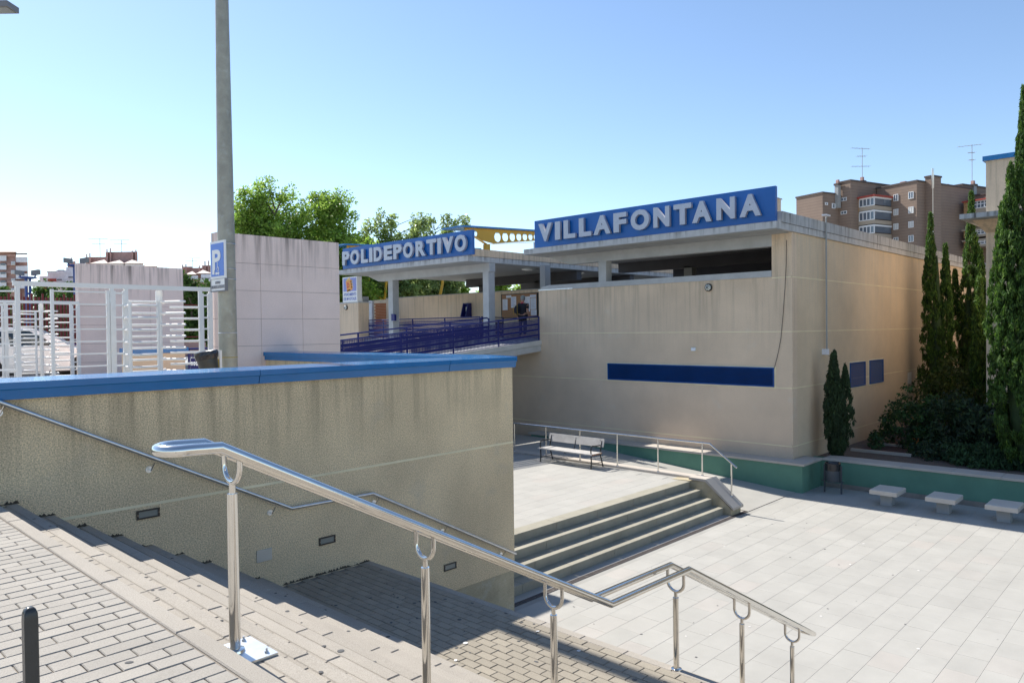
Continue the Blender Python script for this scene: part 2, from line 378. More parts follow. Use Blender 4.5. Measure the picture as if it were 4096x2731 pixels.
# the long stair beside the wall
YS0, YS1 = -6.0, WY-0.004
st = MB()
for k in range(10):
    xa = X0+(k-1)*G_ if k else X0-0.1; st.box(xa+0.012 if k else xa, X0+k*G_-0.012, YS0, YS1, -0.2, Z0-k*R_-0.014)
stair = struct('stair', st, 'joint_sand')
nl = 1.05; nm = {0: piece_mesh(0.098, nl-0.007, 0.166, 0.007)}
pm = {0: piece_mesh(0.098, 0.21-0.006, 0.06, 0.004)}
for k in range(10):
    zt = Z0-k*R_; xn = X0+k*G_
    stp = thing('step', (xn, 5.0, zt), None, None); stp.parent = stair; ORG[stp.name] = Vector((xn, 5.0, zt)); stp.location = (xn, 5, zt)
    off = 0.0 if k % 2 == 0 else 0.42
    ns = [(xn-0.049, y, zt, 0) for y in np.arange(YS1-nl/2-0.47+off*0.4, YS0, -nl)] + ([] )
    mb_end = MB().cbox(xn-0.098, xn, YS1-0.47+off*0.4+0.004, YS1-0.003, zt-0.166, zt, 0.007); mb_end.build('nosing_block', 'nosing_cream', stp)
    lay('nosing_block', ns, nm, 'nosing_cream', stp, limit=40, jz=0.001)
    if k:
        ps = [(xn-0.149, y, zt, 0) for y in np.arange(YS1-0.105-(k % 2)*0.105, 1.2, -0.21)] + [(xn-0.249, y, zt, 0) for y in np.arange(YS1-0.105-((k+1) % 2)*0.105, 1.2, -0.21)]
        ps = [p for p in ps if p[0]-0.05 > xn-G_-0.001]
        lay('paver', ps, pm, 'paver_cream', stp, limit=60, tilt=0.003)
# landing
lb = struct('landing', MB().box(XL0-0.012, XL1-0.012, YS0, YS1, -0.2, ZL-0.014), 'joint_sand')
lm = {0: piece_mesh(0.105-0.006, 0.21-0.007, 0.06, 0.004)}
sp = []; i = 0; x = XL1-0.098-0.055
while x > XL0+0.04:
    y = YS1-0.105-(i % 2)*0.105
    while y > 1.4: sp.append((x, y, ZL, 0)); y -= 0.21
    x -= 0.106; i += 1
lay('paver', sp, lm, 'paver_landing', lb, tilt=0.004)
lay('edge_block', [(XL1-0.049, y, ZL, 1) for y in np.arange(YS1-0.263, YS0, -0.525)], {1: piece_mesh(0.098, 0.519, 0.166, 0.006)}, 'nosing_cream', lb, limit=40)
# lower flight down to the plaza
s2 = MB()
for k in range(1, 10): s2.box(XL1+(k-1)*G_-0.012 if k == 1 else XL1+(k-1)*G_, XL1+k*G_, YS0, YS1, -0.2, ZL-k*R_)
struct('lower_stair', s2, 'paver_cream')

# plaza paving
pz = struct('plaza', MB().box(8.2, 40, -14, 22, -0.24, -0.006), 'slab_joint')
sm = {0: piece_mesh(0.6175, 0.4175, 0.05, 0.0015)}; sp = []; j = 0; y = 8.60-0.21
while y > -2.2:
    x = 8.75+(0.31 if j % 2 else 0)
    while x < 22.6:
        if not (x > 20.72 and y > 8.2): sp.append((x, y, 0.0, 0))
        x += 0.62
    y -= 0.42; j += 1
for q in range(2):                                       # strip between the steps and the drain, and beside the cheek wall
    for x in np.arange(9.0+0.31*q, 20.6, 0.62):
        if q == 0 or x > 18.2: sp.append((x, 9.08-0.0+0.42*q, 0.0, 0))
sp = [s for s in sp if not (s[1] > 8.9 and s[0] < 17.6 and s[1] > 9.2)]
lay('slab', sp, sm, 'plaza_slab', pz, jz=0.0008)
struct('outer_plaza', MB().box(5.95, 22.35, -14, -2.45, -0.1, -0.002), 'plaza_slab')  # plaza surface beyond the view, added for its bounce light
dr = thing('drain_channel', (14, 8.8, 0), 'long dark slotted drain across the plaza at the foot of the grey steps', 'drain')
for k in range(23):
    x0 = 8.8+k*0.5
    d = MB(); d.box(x0, x0+0.495, 8.745, 8.755, -0.03, 0.004); d.box(x0, x0+0.495, 8.845, 8.855, -0.03, 0.004)
    for i in range(12): d.box(x0+i*0.0413, x0+i*0.0413+0.02, 8.755, 8.845, -0.03, 0.003)
    d.build('grate', 'drain_grate', dr)

# terrace above the four wide steps
TZ = 0.724; RP = TZ/4; NY = [10.03, 9.71, 9.39, 9.07]
XC = 17.34
tb = struct('terrace', MB().box(9.05, 17.66, 10.35, 27, -0.24, TZ-0.006), 'slab_joint')
sp = []; j = 0; y = 10.35+0.21
while y < 18.5:
    x = 9.4+(0.31 if j % 2 else 0)
    while x < 17.4: sp.append((x, y, TZ, 0)); x += 0.62
    y += 0.42; j += 1
lay('slab', sp, sm, 'plaza_slab', tb, jz=0.0006)
ps = struct('plaza_steps', MB().box(9.05, XC-0.005, 9.35, 10.35, -0.24, 0.16), 'slab_joint')
for k in range(4):
    zt = TZ-k*RP; y0 = NY[k]; y1 = y0+0.34
    x = 9.06-(0.7 if k % 2 else 0.0)
    while x < XC-0.02:
        xa, xb = max(x, 9.06), min(x+1.41, XC-0.004)
        if xb-xa > 0.05:
            MB().box(xa+0.002, xb-0.002, y0+0.012, y1, zt-RP+0.0005, zt-0.032).build('riser', 'granite_step', ps)
            MB().cbox(xa+0.002, xb-0.002, y0, y1, zt-0.031, zt, 0.004).build('tread', 'granite_step', ps)
        x += 1.415
# kerb, cheek wall and the sloping path
ck = thing('cheek_wall', (17.6, 9.5, 0), 'sloping stone cheek wall at the right end of the grey plaza steps', 'wall')
MB().prism([(XC, 8.86, 0.0), (XC, 10.6, 0.0), (XC, 10.6, 0.72), (XC, 9.58, 0.77), (XC, 8.86, 0.15)], (0.5, 0, 0)).build('cheek_body', 'wall_plinth', ck)
MB().prism([(XC-0.02, 8.80, 0.15), (XC-0.02, 8.80, 0.21), (XC-0.02, 9.57, 0.84), (XC-0.02, 10.06, 0.84), (XC-0.02, 10.06, 0.775), (XC-0.02, 9.59, 0.775)], (0.56, 0, 0)).build('cheek_coping', 'stone_coping', ck)
kb = struct('kerb', MB().box(17.66, 18.05, 10.062, 19, 0.0, 0.775), 'stone_coping')
def pathz(y): return min(0.70, max(0.0, (y-8.85)*0.079))
pth = MB()
ys = [8.75]+list(np.arange(9.2, 24, 0.6))
for a, b in zip(ys[:-1], ys[1:]):
    pth.add([(18.051, a, pathz(a)+0.003), (21.02, a, pathz(a)+0.003), (21.02, b, pathz(b)+0.003), (18.051, b, pathz(b)+0.003)], [(0, 1, 2, 3)])
struct('sloping_path', pth, 'plaza_slab')

struct('forecourt_shade_block', MB().box(10.32, 21.6, 21.08, 60, -0.2, 3.7), 'concrete_inner')  # unseen raised ground behind the ramp, added to shade the terrace
# ================================================================== RETAINING WALL
rw = thing('retaining_wall', (5, 8.6, 0), 'long pebble-dashed retaining wall with blue metal coping beside the stair', 'wall')
MB().box(-12, 8.74, WY, 8.9, 0.86, 4.17).build('wall_face', 'pebble_wall', rw)
MB().prism([(8.74, WY, 0.86), (8.74, 8.9, 0.86), (9.02, 9.05, 0.86), (9.02, 15.44, 0.86), (8.24, 15.44, 0.86), (8.24, 8.9, 0.86)], (0, 0, 3.31)).build('wall_return', 'pebble_wall', rw)
MB().box(-12, 8.735, WY+0.012, 8.89, -0.2, 0.86).build('plinth', 'wall_plinth', rw)
MB().prism([(8.735, WY+0.012, -0.2), (8.735, 8.89, -0.2), (9.01, 9.06, -0.2), (9.01, 15.43, -0.2), (8.25, 15.43, -0.2), (8.25, 8.89, -0.2)], (0, 0, 1.06)).build('plinth', 'wall_plinth', rw)
MB().box(-12, 8.742, WY-0.003, WY+0.01, 2.934, 2.962).build('joint_strip', 'stucco_joint', rw)
xs = [-12, -6.1, -3.1, -0.1, 1.3, 4.304, 7.317, 8.74]
for a, b in zip(xs[:-1], xs[1:]):
    e = 0.003; bb = b-e if b < 8.7 else b+0.02
    MB().prism([(a+e, 8.21, 4.262), (a+e, 8.20, 4.272), (a+e, 8.20, 4.335), (a+e, 8.93, 4.345), (a+e, 8.93, 4.262)], (bb-a-e, 0, 0)).build('coping', 'blue_coping', rw)
    MB().prism([(a+e, 8.235, 4.17), (a+e, 8.215, 4.262), (a+e, 8.90, 4.262), (a+e, 8.90, 4.17)], (bb-a-e-0.004, 0, 0)).build('coping_drip', 'blue_coping', rw)
MB().prism([(8.763, 8.2, 4.262), (8.763, 8.931, 4.262), (8.18, 8.931, 4.262), (8.18, 15.44, 4.262), (9.07, 15.44, 4.262), (9.07, 9.1, 4.262)], (0, 0, 0.083)).build('coping', 'blue_coping', rw)
MB().prism([(8.758, 8.23, 4.17), (8.758, 8.93, 4.17), (8.21, 8.93, 4.17), (8.21, 15.44, 4.17), (9.045, 15.44, 4.17), (9.045, 9.1, 4.17)], (0, 0, 0.0915)).build('coping_drip', 'blue_coping', rw)
# mould tufts where steps and wall meet (stains with a shape of their own, standing a little proud)
mo = MB()
for k in range(1, 11):
    x0 = X0+(k-1)*G_+0.03; zt = (Z0-k*R_) if k < 10 else ZL
    L_ = 0.27 if k < 10 else 1.5
    for i in range(int(26*L_/0.27)):
        x = x0+random.random()*L_; h = random.random()**2*0.035+0.006
        mo.add([(x-0.03, WY-0.002, zt), (x+0.03, WY-0.002, zt), (x+random.uniform(-.012, .012), WY-0.0025, zt+h)], [(0, 1, 2)])
o = mo.build('mould', 'mould', rw); o['kind'] = 'stuff'

def wall_light(xa, xb, za, zb, label):
    t = thing('wall_light', ((xa+xb)/2, WY, za), label, 'wall light', 'recessed lights along the stair wall')
    y0, y1 = WY-0.014, WY+0.01
    MB().box(xa, xb, y0, y1, za, za+0.016).box(xa, xb, y0, y1, zb-0.016, zb).box(xa, xa+0.02, y0, y1, za+0.016, zb-0.016).box(xb-0.02, xb, y0, y1, za+0.016, zb-0.016).build('frame', 'black_iron', t)
    MB().box(xa+0.02, xb-0.02, WY-0.006, y1, za+0.016, zb-0.016).build('glass', 'dim_glass', t)
    for x in (xa+0.01, xb-0.01): MB().lathe([(0.004, -0.002), (0.004, 0.002)], (x, y0-0.001, (za+zb)/2), 8, 'y').build('screw', 'steel', t)
wall_light(2.918, 3.155, 2.803, 2.90, 'recessed wall light highest up the stair, below the pale joint line')
wall_light(5.111, 5.352, 2.045, 2.145, 'recessed wall light above the landing, next to the blank metal plate')
wall_light(7.212, 7.456, 1.198, 1.297, 'recessed wall light lowest down, near the end of the pebble-dashed wall')
o = MB().cbox(-0.0985, 0.0985, -0.072, 0.072, 0, 0.012, 0.002)
o.v = [(x+4.36, WY-z, y+2.10) for x, y, z in o.v]
tag(o.build('cover_plate', 'steel_plate'), 'blank square metal cover plate low on the pebble-dashed wall', 'cover plate')
# handrail on the wall
hr = thing('wall_handrail', (5, 8.21, 2.6), 'thin steel handrail fixed along the pebble-dashed wall', 'handrail')
MB().tube([(-3.5, 8.205, 6.92), (0.2, 8.205, 4.935), (4.683, 8.205, 2.62), (5.89, 8.205, 2.60), (8.68, 8.205, 1.15)], 0.022, 10).build('rail', 'steel_rough', hr, True)
for x, z in ((1.712, 4.05), (3.053, 3.324), (4.442, 2.60), (5.967, 2.45), (7.184, 1.81), (8.417, 1.18)):
    b = MB().tube([(x, WY-0.006, z), (x, WY-0.06, z-0.005), (x+0.03, 8.21, z+0.075)], 0.007, 6).build('bracket', 'steel', hr, True)
    MB().lathe([(0.036, -0.004), (0.036, 0.006)], (x, WY-0.004, z), 14, 'y').build('flange', 'steel_rough', b)

# ================================================================== FOREGROUND DOUBLE HANDRAIL
fh = thing('double_handrail', (1.66, 3.54, 3.17), 'twin-tube polished steel handrail on six posts in the foreground', 'handrail')
ya, yb, ym = 3.45, 3.64, 3.545; RR = 0.028
def railpath(y, s): return [(1.60, y, 4.225), (4.735, y, 2.60), (5.935, y, 2.583), (8.80, y, 1.115)]
arc = [(1.445-0.095*sin(w), ym-(ym-ya)*cos(w), 4.232) for w in np.linspace(0, pi, 11)]
MB().tube(railpath(ya, 0)[::-1]+[tuple(p) for p in arc]+railpath(yb, 1), RR, 16).build('rail', 'steel', fh, True)
MB().tube([(8.80, ya, 1.115), (8.84, ya+0.03, 1.095), (8.84, yb-0.03, 1.095), (8.80, yb, 1.115)], RR, 12).build('rail_end', 'steel', fh, True)
def rz(x):
    P = railpath(0, 0)
    for a, b in zip(P[:-1], P[1:]):
        if x <= b[0]: return a[2]+(b[2]-a[2])*(x-a[0])/(b[0]-a[0])
for x, zt, zb in ((1.70, 3.975, Z0-R_), (2.93, 3.309, Z0-5*R_), (4.15, 2.661, Z0-9*R_), (5.86, 2.326, ZL), (7.15, 1.702, ZL-5*R_), (8.40, 1.067, ZL-9*R_)):
    MB().tube([(x, ym, zb), (x, ym, zt)], 0.0265, 16).build('post', 'steel', fh, True)
    zr = rz(x); r = (yb-ya)/2-0.012
    fk = MB(); arcp = [(x, ym-r*cos(w), zt+0.055+r-r*sin(w)) for w in np.linspace(0, pi, 11)]
    fk.tube([(x, ym-r, zr-0.015)]+arcp+[(x, ym+r, zr-0.015)], 0.0145, 10); fk.tube([(x, ym, zt-0.01), (x, ym, zt+0.058)], 0.0165, 10)
    fk.build('fork', 'steel', fh, True)
    if x < 2:
        bp = MB().box(X0+0.165, X0+0.30, ym-0.17, ym+0.12, zb+0.0, zb+0.014).box(X0+0.005, X0+0.165, ym-0.17, ym+0.12, zb+0.0, zb+0.014).build('base_plate', 'steel_rough', fh)
        MB().lathe([(0.048, 0.0), (0.045, 0.012), (0.03, 0.018)], (x, ym, zb+0.014), 18).build('collar', 'steel', fh, True)
        for bx, by in ((X0+0.25, ym+0.09), (X0+0.26, ym-0.13), (X0+0.03, ym+0.09)):
            b = MB().lathe([(0.011, 0), (0.011, 0.010)], (bx, by, zb+0.014), 6).build('bolt', 'steel_rough', bp)
            MB().lathe([(0.006, 0.010), (0.005, 0.024)], (bx, by, zb+0.014), 8).build('thread', 'steel_rough', b)
    else:
        MB().lathe([(0.05, 0.0), (0.048, 0.008), (0.03, 0.012)], (x, ym, zb+0.001), 16).build('collar', 'steel', fh, True)

# bollard
bx_, by_ = 0.535, 2.30
bo = thing('bollard', (bx_, by_, Z0), 'slim dark square metal post with rounded top on the brick pavement', 'bollard')
prof = [(0.017, 0.0), (0.0165, 0.675), (0.0155, 0.692), (0.012, 0.703), (0.006, 0.708)]
mb = MB(); v = []
for w, h in prof:
    for (sx, sy) in ((1, .8), (.8, 1), (-.8, 1), (-1, .8), (-1, -.8), (-.8, -1), (.8, -1), (1, -.8)): v.append((bx_+w*sx, by_+w*sy, Z0+h))
mb.add(v, [(i*8+j, i*8+(j+1) % 8, (i+1)*8+(j+1) % 8, (i+1)*8+j) for i in range(len(prof)-1) for j in range(8)]+[tuple(32+j for j in range(8))])
mb.build('post_body', 'bollard_paint', bo, True)
MB().box(bx_-.05, bx_+.05, by_-.05, by_+.05, Z0, Z0+0.008).build('foot_plate', 'bollard_paint', bo)

# ================================================================== MAIN BUILDING (VILLAFONTANA)
XF, YB = 21.62, 9.06
mbld = thing('sports_hall', (XF, YB, 0), 'beige rendered sports hall with flat canopy roof and side wall, right of the ramp', 'building')
MB().box(XF, XF+0.35, YB, 19.03, -0.2, 6.28).build('front_wall', 'stucco', mbld)
MB().box(XF, XF+0.35, 19.032, 27, -0.2, 4.0).build('lower_wall', 'stucco', mbld)
MB().box(XF, XF+0.35, YB, 9.68, 6.282, 7.205).build('corner_pier', 'stucco', mbld)
MB().box(XF+0.352, 48, YB, YB+0.35, -0.2, 7.57).build('side_wall', 'stucco_side', mbld)
MB().box(XF+0.002, XF+0.352, YB+0.002, 9.68, 7.207, 7.57).build('corner_pier', 'stucco', mbld)
sill = MB().prism([(XF-0.03, 9.682, 6.281), (XF-0.03, 18.88, 6.281), (XF-0.03, 18.95, 6.33), (XF-0.03, 18.85, 6.42), (XF-0.03, 18.5, 6.47), (XF-0.03, 9.682, 6.47)], (0.41, 0, 0)).build('sill', 'concrete', mbld)
MB().box(XF-0.035, XF+0.3, 17.35, 19.04, 6.2805, 6.318).build('sill_flashing', 'steel_rough', mbld)
for z, ya_, yb_ in ((6.25, YB, 9.68), (4.63, YB, 19.02), (2.945, YB, 26.5), (1.21, YB, 26.5)):
    MB().box(XF-0.004, XF+0.02, ya_, yb_, z-0.014, z+0.014).build('joint_strip', 'stucco_joint', mbld)
    MB().box(XF-0.004, 48, YB-0.004, YB+0.02, z-0.014, z+0.014).build('joint_strip', 'stucco_joint', mbld)
# columns, beam, roof
for y in (15.99, ):
    MB().box(XF, XF+0.34, y-0.165, y+0.165, 6.47, 7.205).build('column', 'concrete', mbld)
MB().box(XF+4.4, XF+4.75, 14.9, 15.25, 4.5, 7.205).build('column', 'concrete_inner', mbld)
MB().box(XF, XF+0.34, 9.682, 17.5, 7.206, 7.55).build('beam', 'concrete', mbld)
MB().prism([(XF, 17.501, 7.206), (XF, 18.55, 7.55), (XF, 17.501, 7.55)], (0.34, 0, 0)).build('beam', 'concrete', mbld)
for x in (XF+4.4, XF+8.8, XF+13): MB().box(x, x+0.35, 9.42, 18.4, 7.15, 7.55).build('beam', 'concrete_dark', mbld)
rf = MB().box(20.40, 48, 9.0, 18.70, 7.575, 7.765).build('roof', 'weathered_edge', mbld)
MB().box(20.79, 48.02, 8.985, 9.15, 7.78, 8.09).build('parapet', 'concrete', rf)
MB().box(20.785, 20.93, 9.152, 18.55, 7.766, 8.06).build('parapet', 'concrete', rf)
MB().box(20.80, 48, 9.02, 9.151, 7.766, 7.779).build('parapet_joint', 'concrete_dark', rf)
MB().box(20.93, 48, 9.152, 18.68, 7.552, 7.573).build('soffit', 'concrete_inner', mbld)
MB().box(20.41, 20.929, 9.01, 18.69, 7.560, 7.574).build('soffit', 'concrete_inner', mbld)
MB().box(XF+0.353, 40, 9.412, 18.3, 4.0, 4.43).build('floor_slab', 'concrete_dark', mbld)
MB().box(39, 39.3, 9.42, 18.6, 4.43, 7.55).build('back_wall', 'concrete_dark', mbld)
# louvred windows
def louvre(p0, p1, axis, label_, n):
    (a0, z0), (a1, z1) = p0, p1; xf, yf = XF, YB
    def bx(m, s0, s1, d0, d1, q0, q1):
        return m.box(xf+d0, xf+d1, s0, s1, q0, q1) if axis == 'x' else m.box(s0, s1, yf+d0, yf+d1, q0, q1)
    fr = MB(); w = 0.035
    bx(fr, a0, a1, -0.038, 0.05, z0, z0+w); bx(fr, a0, a1, -0.038, 0.05, z1-w, z1); bx(fr, a0, a0+w, -0.038, 0.05, z0+w, z1-w); bx(fr, a1-w, a1, -0.038, 0.05, z0+w, z1-w)
    f = fr.build('louvre_window', 'blue_louvre', mbld)
    tr = MB(); bx(tr, a0-0.05, a1+0.05, -0.008, 0.05, z1, z1+0.035); bx(tr, a0-0.05, a1+0.05, -0.008, 0.05, z0-0.045, z0); bx(tr, a0-0.05, a0, -0.008, 0.05, z0, z1); bx(tr, a1, a1+0.05, -0.008, 0.05, z0, z1)
    tr.build('reveal', 'stucco_joint', f)
    sl_ = MB(); h = (z1-z0-2*w)/n
    for i in range(n):
        q = z0+w+i*h
        if axis == 'x': sl_.prism([(xf-0.034, a0+w, q), (xf-0.004, a0+w, q+h*0.72), (xf-0.001, a0+w, q+h*0.72), (xf-0.030, a0+w, q)], (0, a1-a0-2*w, 0))
        else: sl_.prism([(a0+w, yf-0.034, q), (a0+w, yf-0.004, q+h*0.72), (a0+w, yf-0.001, q+h*0.72), (a0+w, yf-0.030, q)], (a1-a0-2*w, 0, 0))
    s_ = sl_.build('slats', 'louvre_slat', f); s_['kind'] = 'stuff'
    bk = MB(); bx(bk, a0+w, a1-w, -0.0005, 0.02, z0+w, z1-w); bk.build('backing', 'black_iron', f)
louvre((9.62, 2.96), (15.78, 3.545), 'x', '', 14)
louvre((26.33, 2.66), (27.86, 3.51), 'y', '', 14)
louvre((28.32, 2.66), (29.84, 3.52), 'y', '', 14)
# small fixtures on the facade
def bulkhead(x, y, z, label):
    t = thing('bulkhead_lamp', (x, y, z), label, 'wall lamp', 'round bulkhead lamps on the walls')
    MB().lathe([(0.125, 0.0), (0.125, -0.05), (0.10, -0.06)], (x, y, z), 20, 'x').build('housing', 'black_iron', t, True)
    MB().lathe([(0.10, -0.055), (0.095, -0.085), (0.06, -0.115), (0.02, -0.125)], (x, y, z), 20, 'x').build('globe', 'lamp_glass', t, True)
    for w in range(4):
        a = w*pi/4; MB().tube([(x-0.058, y+0.11*cos(a), z+0.11*sin(a)), (x-0.11, y+0.075*cos(a), z+0.075*sin(a)), (x-0.135, y, z), (x-0.11, y-0.075*cos(a), z-0.075*sin(a)), (x-0.058, y-0.11*cos(a), z-0.11*sin(a))], 0.006, 5).build('guard_bar', 'black_iron', t)
bulkhead(XF-0.002, 11.77, 6.06, 'round caged lamp on the beige front wall under the opening')
o = thing('junction_box', (XF, 12.3, 4.1), 'small pale junction box on the beige wall above the long blue louvre', 'box')
MB().box(XF-0.06, XF-0.001, 12.24, 12.40, 4.02, 4.13).build('box_body', 'lamp_glass', o)
MB().box(XF-0.066, XF-0.061, 12.25, 12.39, 4.03, 4.12).build('box_lid', 'far_white', o)
o = thing('facade_cable', (XF, 9.3, 6), 'thin dark cable hanging down the beige wall beside the corner', 'cable')
cb = [atx(*p, XF-0.02) for p in ((3146, 960), (3145, 1050), (3140, 1150), (3133, 1250), (3124, 1350), (3113, 1410), (3103, 1450), (3096, 1475))]
MB().tube(cb, 0.008, 5).build('cable_run', 'cable', o)
o = thing('conduit', (24.1, YB, 4), 'pale vertical conduit on the side wall ending in a small box', 'conduit')
MB().tube([(24.0, 8.95, 4.05), (24.0, 8.95, 8.13), (23.96, 8.93, 8.2), (23.7, 8.8, 8.22)], 0.026, 8).build('pipe', 'concrete_inner', o)
MB().box(23.88, 24.12, YB-0.14, YB-0.002, 3.87, 4.05).build('pipe_box', 'far_white', o)
MB().box(23.4, 23.75, 8.72, 8.86, 8.21, 8.25).build('lamp_head', 'far_white', o)
for nm_, x0, x1, z0, z1 in (('a', 32.94, 33.95, 2.4, 2.86), ('b', 35.1, 35.75, 2.45, 2.9)):
    w = 0.55 if nm_ == 'a' else 0.28
    MB().prism([(x0, YB-0.004, z0), (x0+w*0.95, YB-0.004, z0-0.03), (x0+w, YB-0.004, z1), (x0+0.02, YB-0.004, z1-0.02)], (0, 0.01, 0)).build('paint_patch', 'light_patch', mbld)
# rooftop vents
for x, y, w, d, h, lab in ((27.6, 10.4, 0.9, 0.9, 0.62, 'broken beige rooftop vent nearest the front, behind the parapet'), (33.3, 10.2, 1.5, 0.9, 0.62, 'square beige rooftop vent, middle one behind the side parapet'),
                           (39.8, 10.2, 1.5, 0.9, 0.55, 'square beige rooftop vent farthest along the side parapet'), (21.85, 9.75, 0.62, 0.55, 0.84, 'tall beige rooftop block just behind the blue sign end')):
    t = thing('rooftop_vent', (x, y, 7.766), lab, 'roof vent', 'beige blocks on the hall roof')
    if h == 0.62 and w == 0.9:
        MB().prism([(x, y, 7.766), (x+w*1.4, y, 7.766), (x+w*1.4, y, 8.30), (x+w*1.0, y, 8.36), (x+w*0.85, y, 8.52), (x+w*0.3, y, 8.56), (x+0.1, y, 8.6), (x, y, 8.4)], (0, d, 0)).build('vent_body', 'stucco', t)
    else:
        MB().box(x, x+w, y, y+d, 7.766, 7.766+h+0.1).build('vent_body', 'stucco', t); MB().box(x-0.03, x+w+0.03, y-0.03, y+d+0.03, 7.867+h, 7.90+h).build('vent_cap', 'concrete', t)

# the two lettered signs
def letter_sign(label, word, spans, y0, y1, z0, z1, lz0, lz1):
    t = thing('fascia_sign', (20.54, (y0+y1)/2, z0), label, 'sign', 'blue fascia signs with steel letters')
    k = 3; ys = np.linspace(y0, y1, k+1)
    for a, b in zip(ys[:-1], ys[1:]): MB().box(20.54, 20.66, a+0.003, b-0.003, z0, z1).build('panel', 'blue_sign', t)
    for i in range(4):
        y = y0+(i+0.5)*(y1-y0)/4; MB().tube([(20.66, y, z1-0.2), (21.4, y, z0+0.0)], 0.025, 6).build('brace', 'steel_rough', t)
    for ch, (a, b) in zip(word, spans):
        z_0, z_1 = (lz0-0.012, lz1+0.012) if ch == 'O' else (lz0, lz1)
        put_text('letter', ch, 'letter_steel', t, 20.40, a, b, z_0, z_1, 0.11, 0.05)
    return t
letter_sign('blue fascia sign reading VILLAFONTANA in raised steel letters', 'VILLAFONTANA',
    [(17.96, 17.32), (17.17, 16.93), (16.77, 16.24), (16.08, 15.55), (15.45, 14.73), (14.61, 14.09), (13.92, 13.21), (13.05, 12.46), (12.31, 11.69), (11.66, 11.01), (10.84, 10.25), (10.10, 9.45)], 9.07, 18.27, 7.80, 8.79, 7.985, 8.63)
letter_sign('blue fascia sign reading POLIDEPORTIVO in raised steel letters', 'POLIDEPORTIVO',
    [(30.62, 30.03), (29.94, 29.24), (29.07, 28.53), (28.42, 28.17), (28.07, 27.46), (27.30, 26.69), (26.60, 26.01), (25.90, 25.23), (25.04, 24.38), (24.31, 23.68), (23.60, 23.38), (23.29, 22.61), (22.53, 21.85)], 21.61, 30.78, 7.83, 8.82, 7.99, 8.645)

# ================================================================== ENTRANCE CANOPY (POLIDEPORTIVO)
ec = thing('entrance_canopy', (21, 26, 4.4), 'flat concrete entrance canopy on grey columns above the blue ramp', 'canopy')
MB().box(20.40, 44, 21.73, 30.9, 7.575, 7.775).build('roof', 'weathered_edge', ec)
MB().box(20.79, 44, 21.715, 21.88, 7.79, 8.085).build('parapet', 'stucco', ec)
MB().box(20.80, 44, 21.74, 21.88, 7.776, 7.789).build('parapet_joint', 'concrete_dark', ec)
MB().box(20.43, 44, 21.75, 30.88, 7.555, 7.574).build('soffit', 'concrete_inner', ec)
MB().box(20.785, 20.93, 21.881, 30.7, 7.776, 8.0).build('parapet', 'concrete', ec)
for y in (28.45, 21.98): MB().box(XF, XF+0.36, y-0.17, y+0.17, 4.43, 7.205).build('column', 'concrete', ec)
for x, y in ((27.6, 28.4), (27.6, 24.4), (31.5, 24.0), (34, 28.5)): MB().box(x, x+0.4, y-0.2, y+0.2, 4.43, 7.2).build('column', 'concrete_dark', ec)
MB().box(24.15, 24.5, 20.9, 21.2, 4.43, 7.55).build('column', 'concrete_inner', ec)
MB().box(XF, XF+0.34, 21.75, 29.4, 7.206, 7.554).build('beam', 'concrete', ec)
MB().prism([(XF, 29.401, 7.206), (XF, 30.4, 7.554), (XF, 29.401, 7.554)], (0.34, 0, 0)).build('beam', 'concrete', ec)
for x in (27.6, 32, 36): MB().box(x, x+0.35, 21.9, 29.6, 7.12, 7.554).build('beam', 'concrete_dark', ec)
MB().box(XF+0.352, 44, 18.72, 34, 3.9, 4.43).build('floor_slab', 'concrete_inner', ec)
for x, y in ((23.4, 24.4), (25.0, 22.6), (28.5, 22.6)):
    MB().lathe([(0.35, 0.0), (0.34, -0.04), (0.2, -0.08)], (x, y, 7.553), 20).build('ceiling_lamp', 'lamp_glass', ec, True)
MB().box(22.9, 23.0, 23.6, 24.8, 7.47, 7.553).build('tube_lamp', 'far_white', ec)
bw_ = thing('hall_back_wall', (25, 28, 4.43), 'low beige wall behind the ramp carrying the notice board', 'wall')
MB().box(25.0, 25.25, 21.2, 33.3, 4.43, 6.59).build('wall_body', 'stucco', bw_)
MB().box(24.985, 25.265, 21.2, 33.32, 6.591, 6.625).build('wall_cap', 'concrete_inner', bw_)
nb = thing('notice_board', (24.97, 23.1, 5.3), 'cork notice board covered with white papers on the beige back wall', 'notice board')
yL, yR, zb_, zt_ = 24.28, 22.08, 5.35, 6.42
MB().box(24.93, 24.998, yR, yL, zb_, zt_).build('cork_panel', 'cork', nb)
MB().box(24.915, 24.998, yR-0.03, yL+0.03, zt_, zt_+0.03).box(24.915, 24.998, yR-0.03, yL+0.03, zb_-0.03, zb_).box(24.915, 24.998, yR-0.03, yR, zb_, zt_).box(24.915, 24.998, yL, yL+0.03, zb_, zt_).build('frame', 'black_iron', nb)
def bw2(u): return yL-(u-1070)/(1715-1070)*(yL-yR)
def bz2(u, w): return 6.42-(w-(470-35*(u-1070)/645))/ (400/1.07)
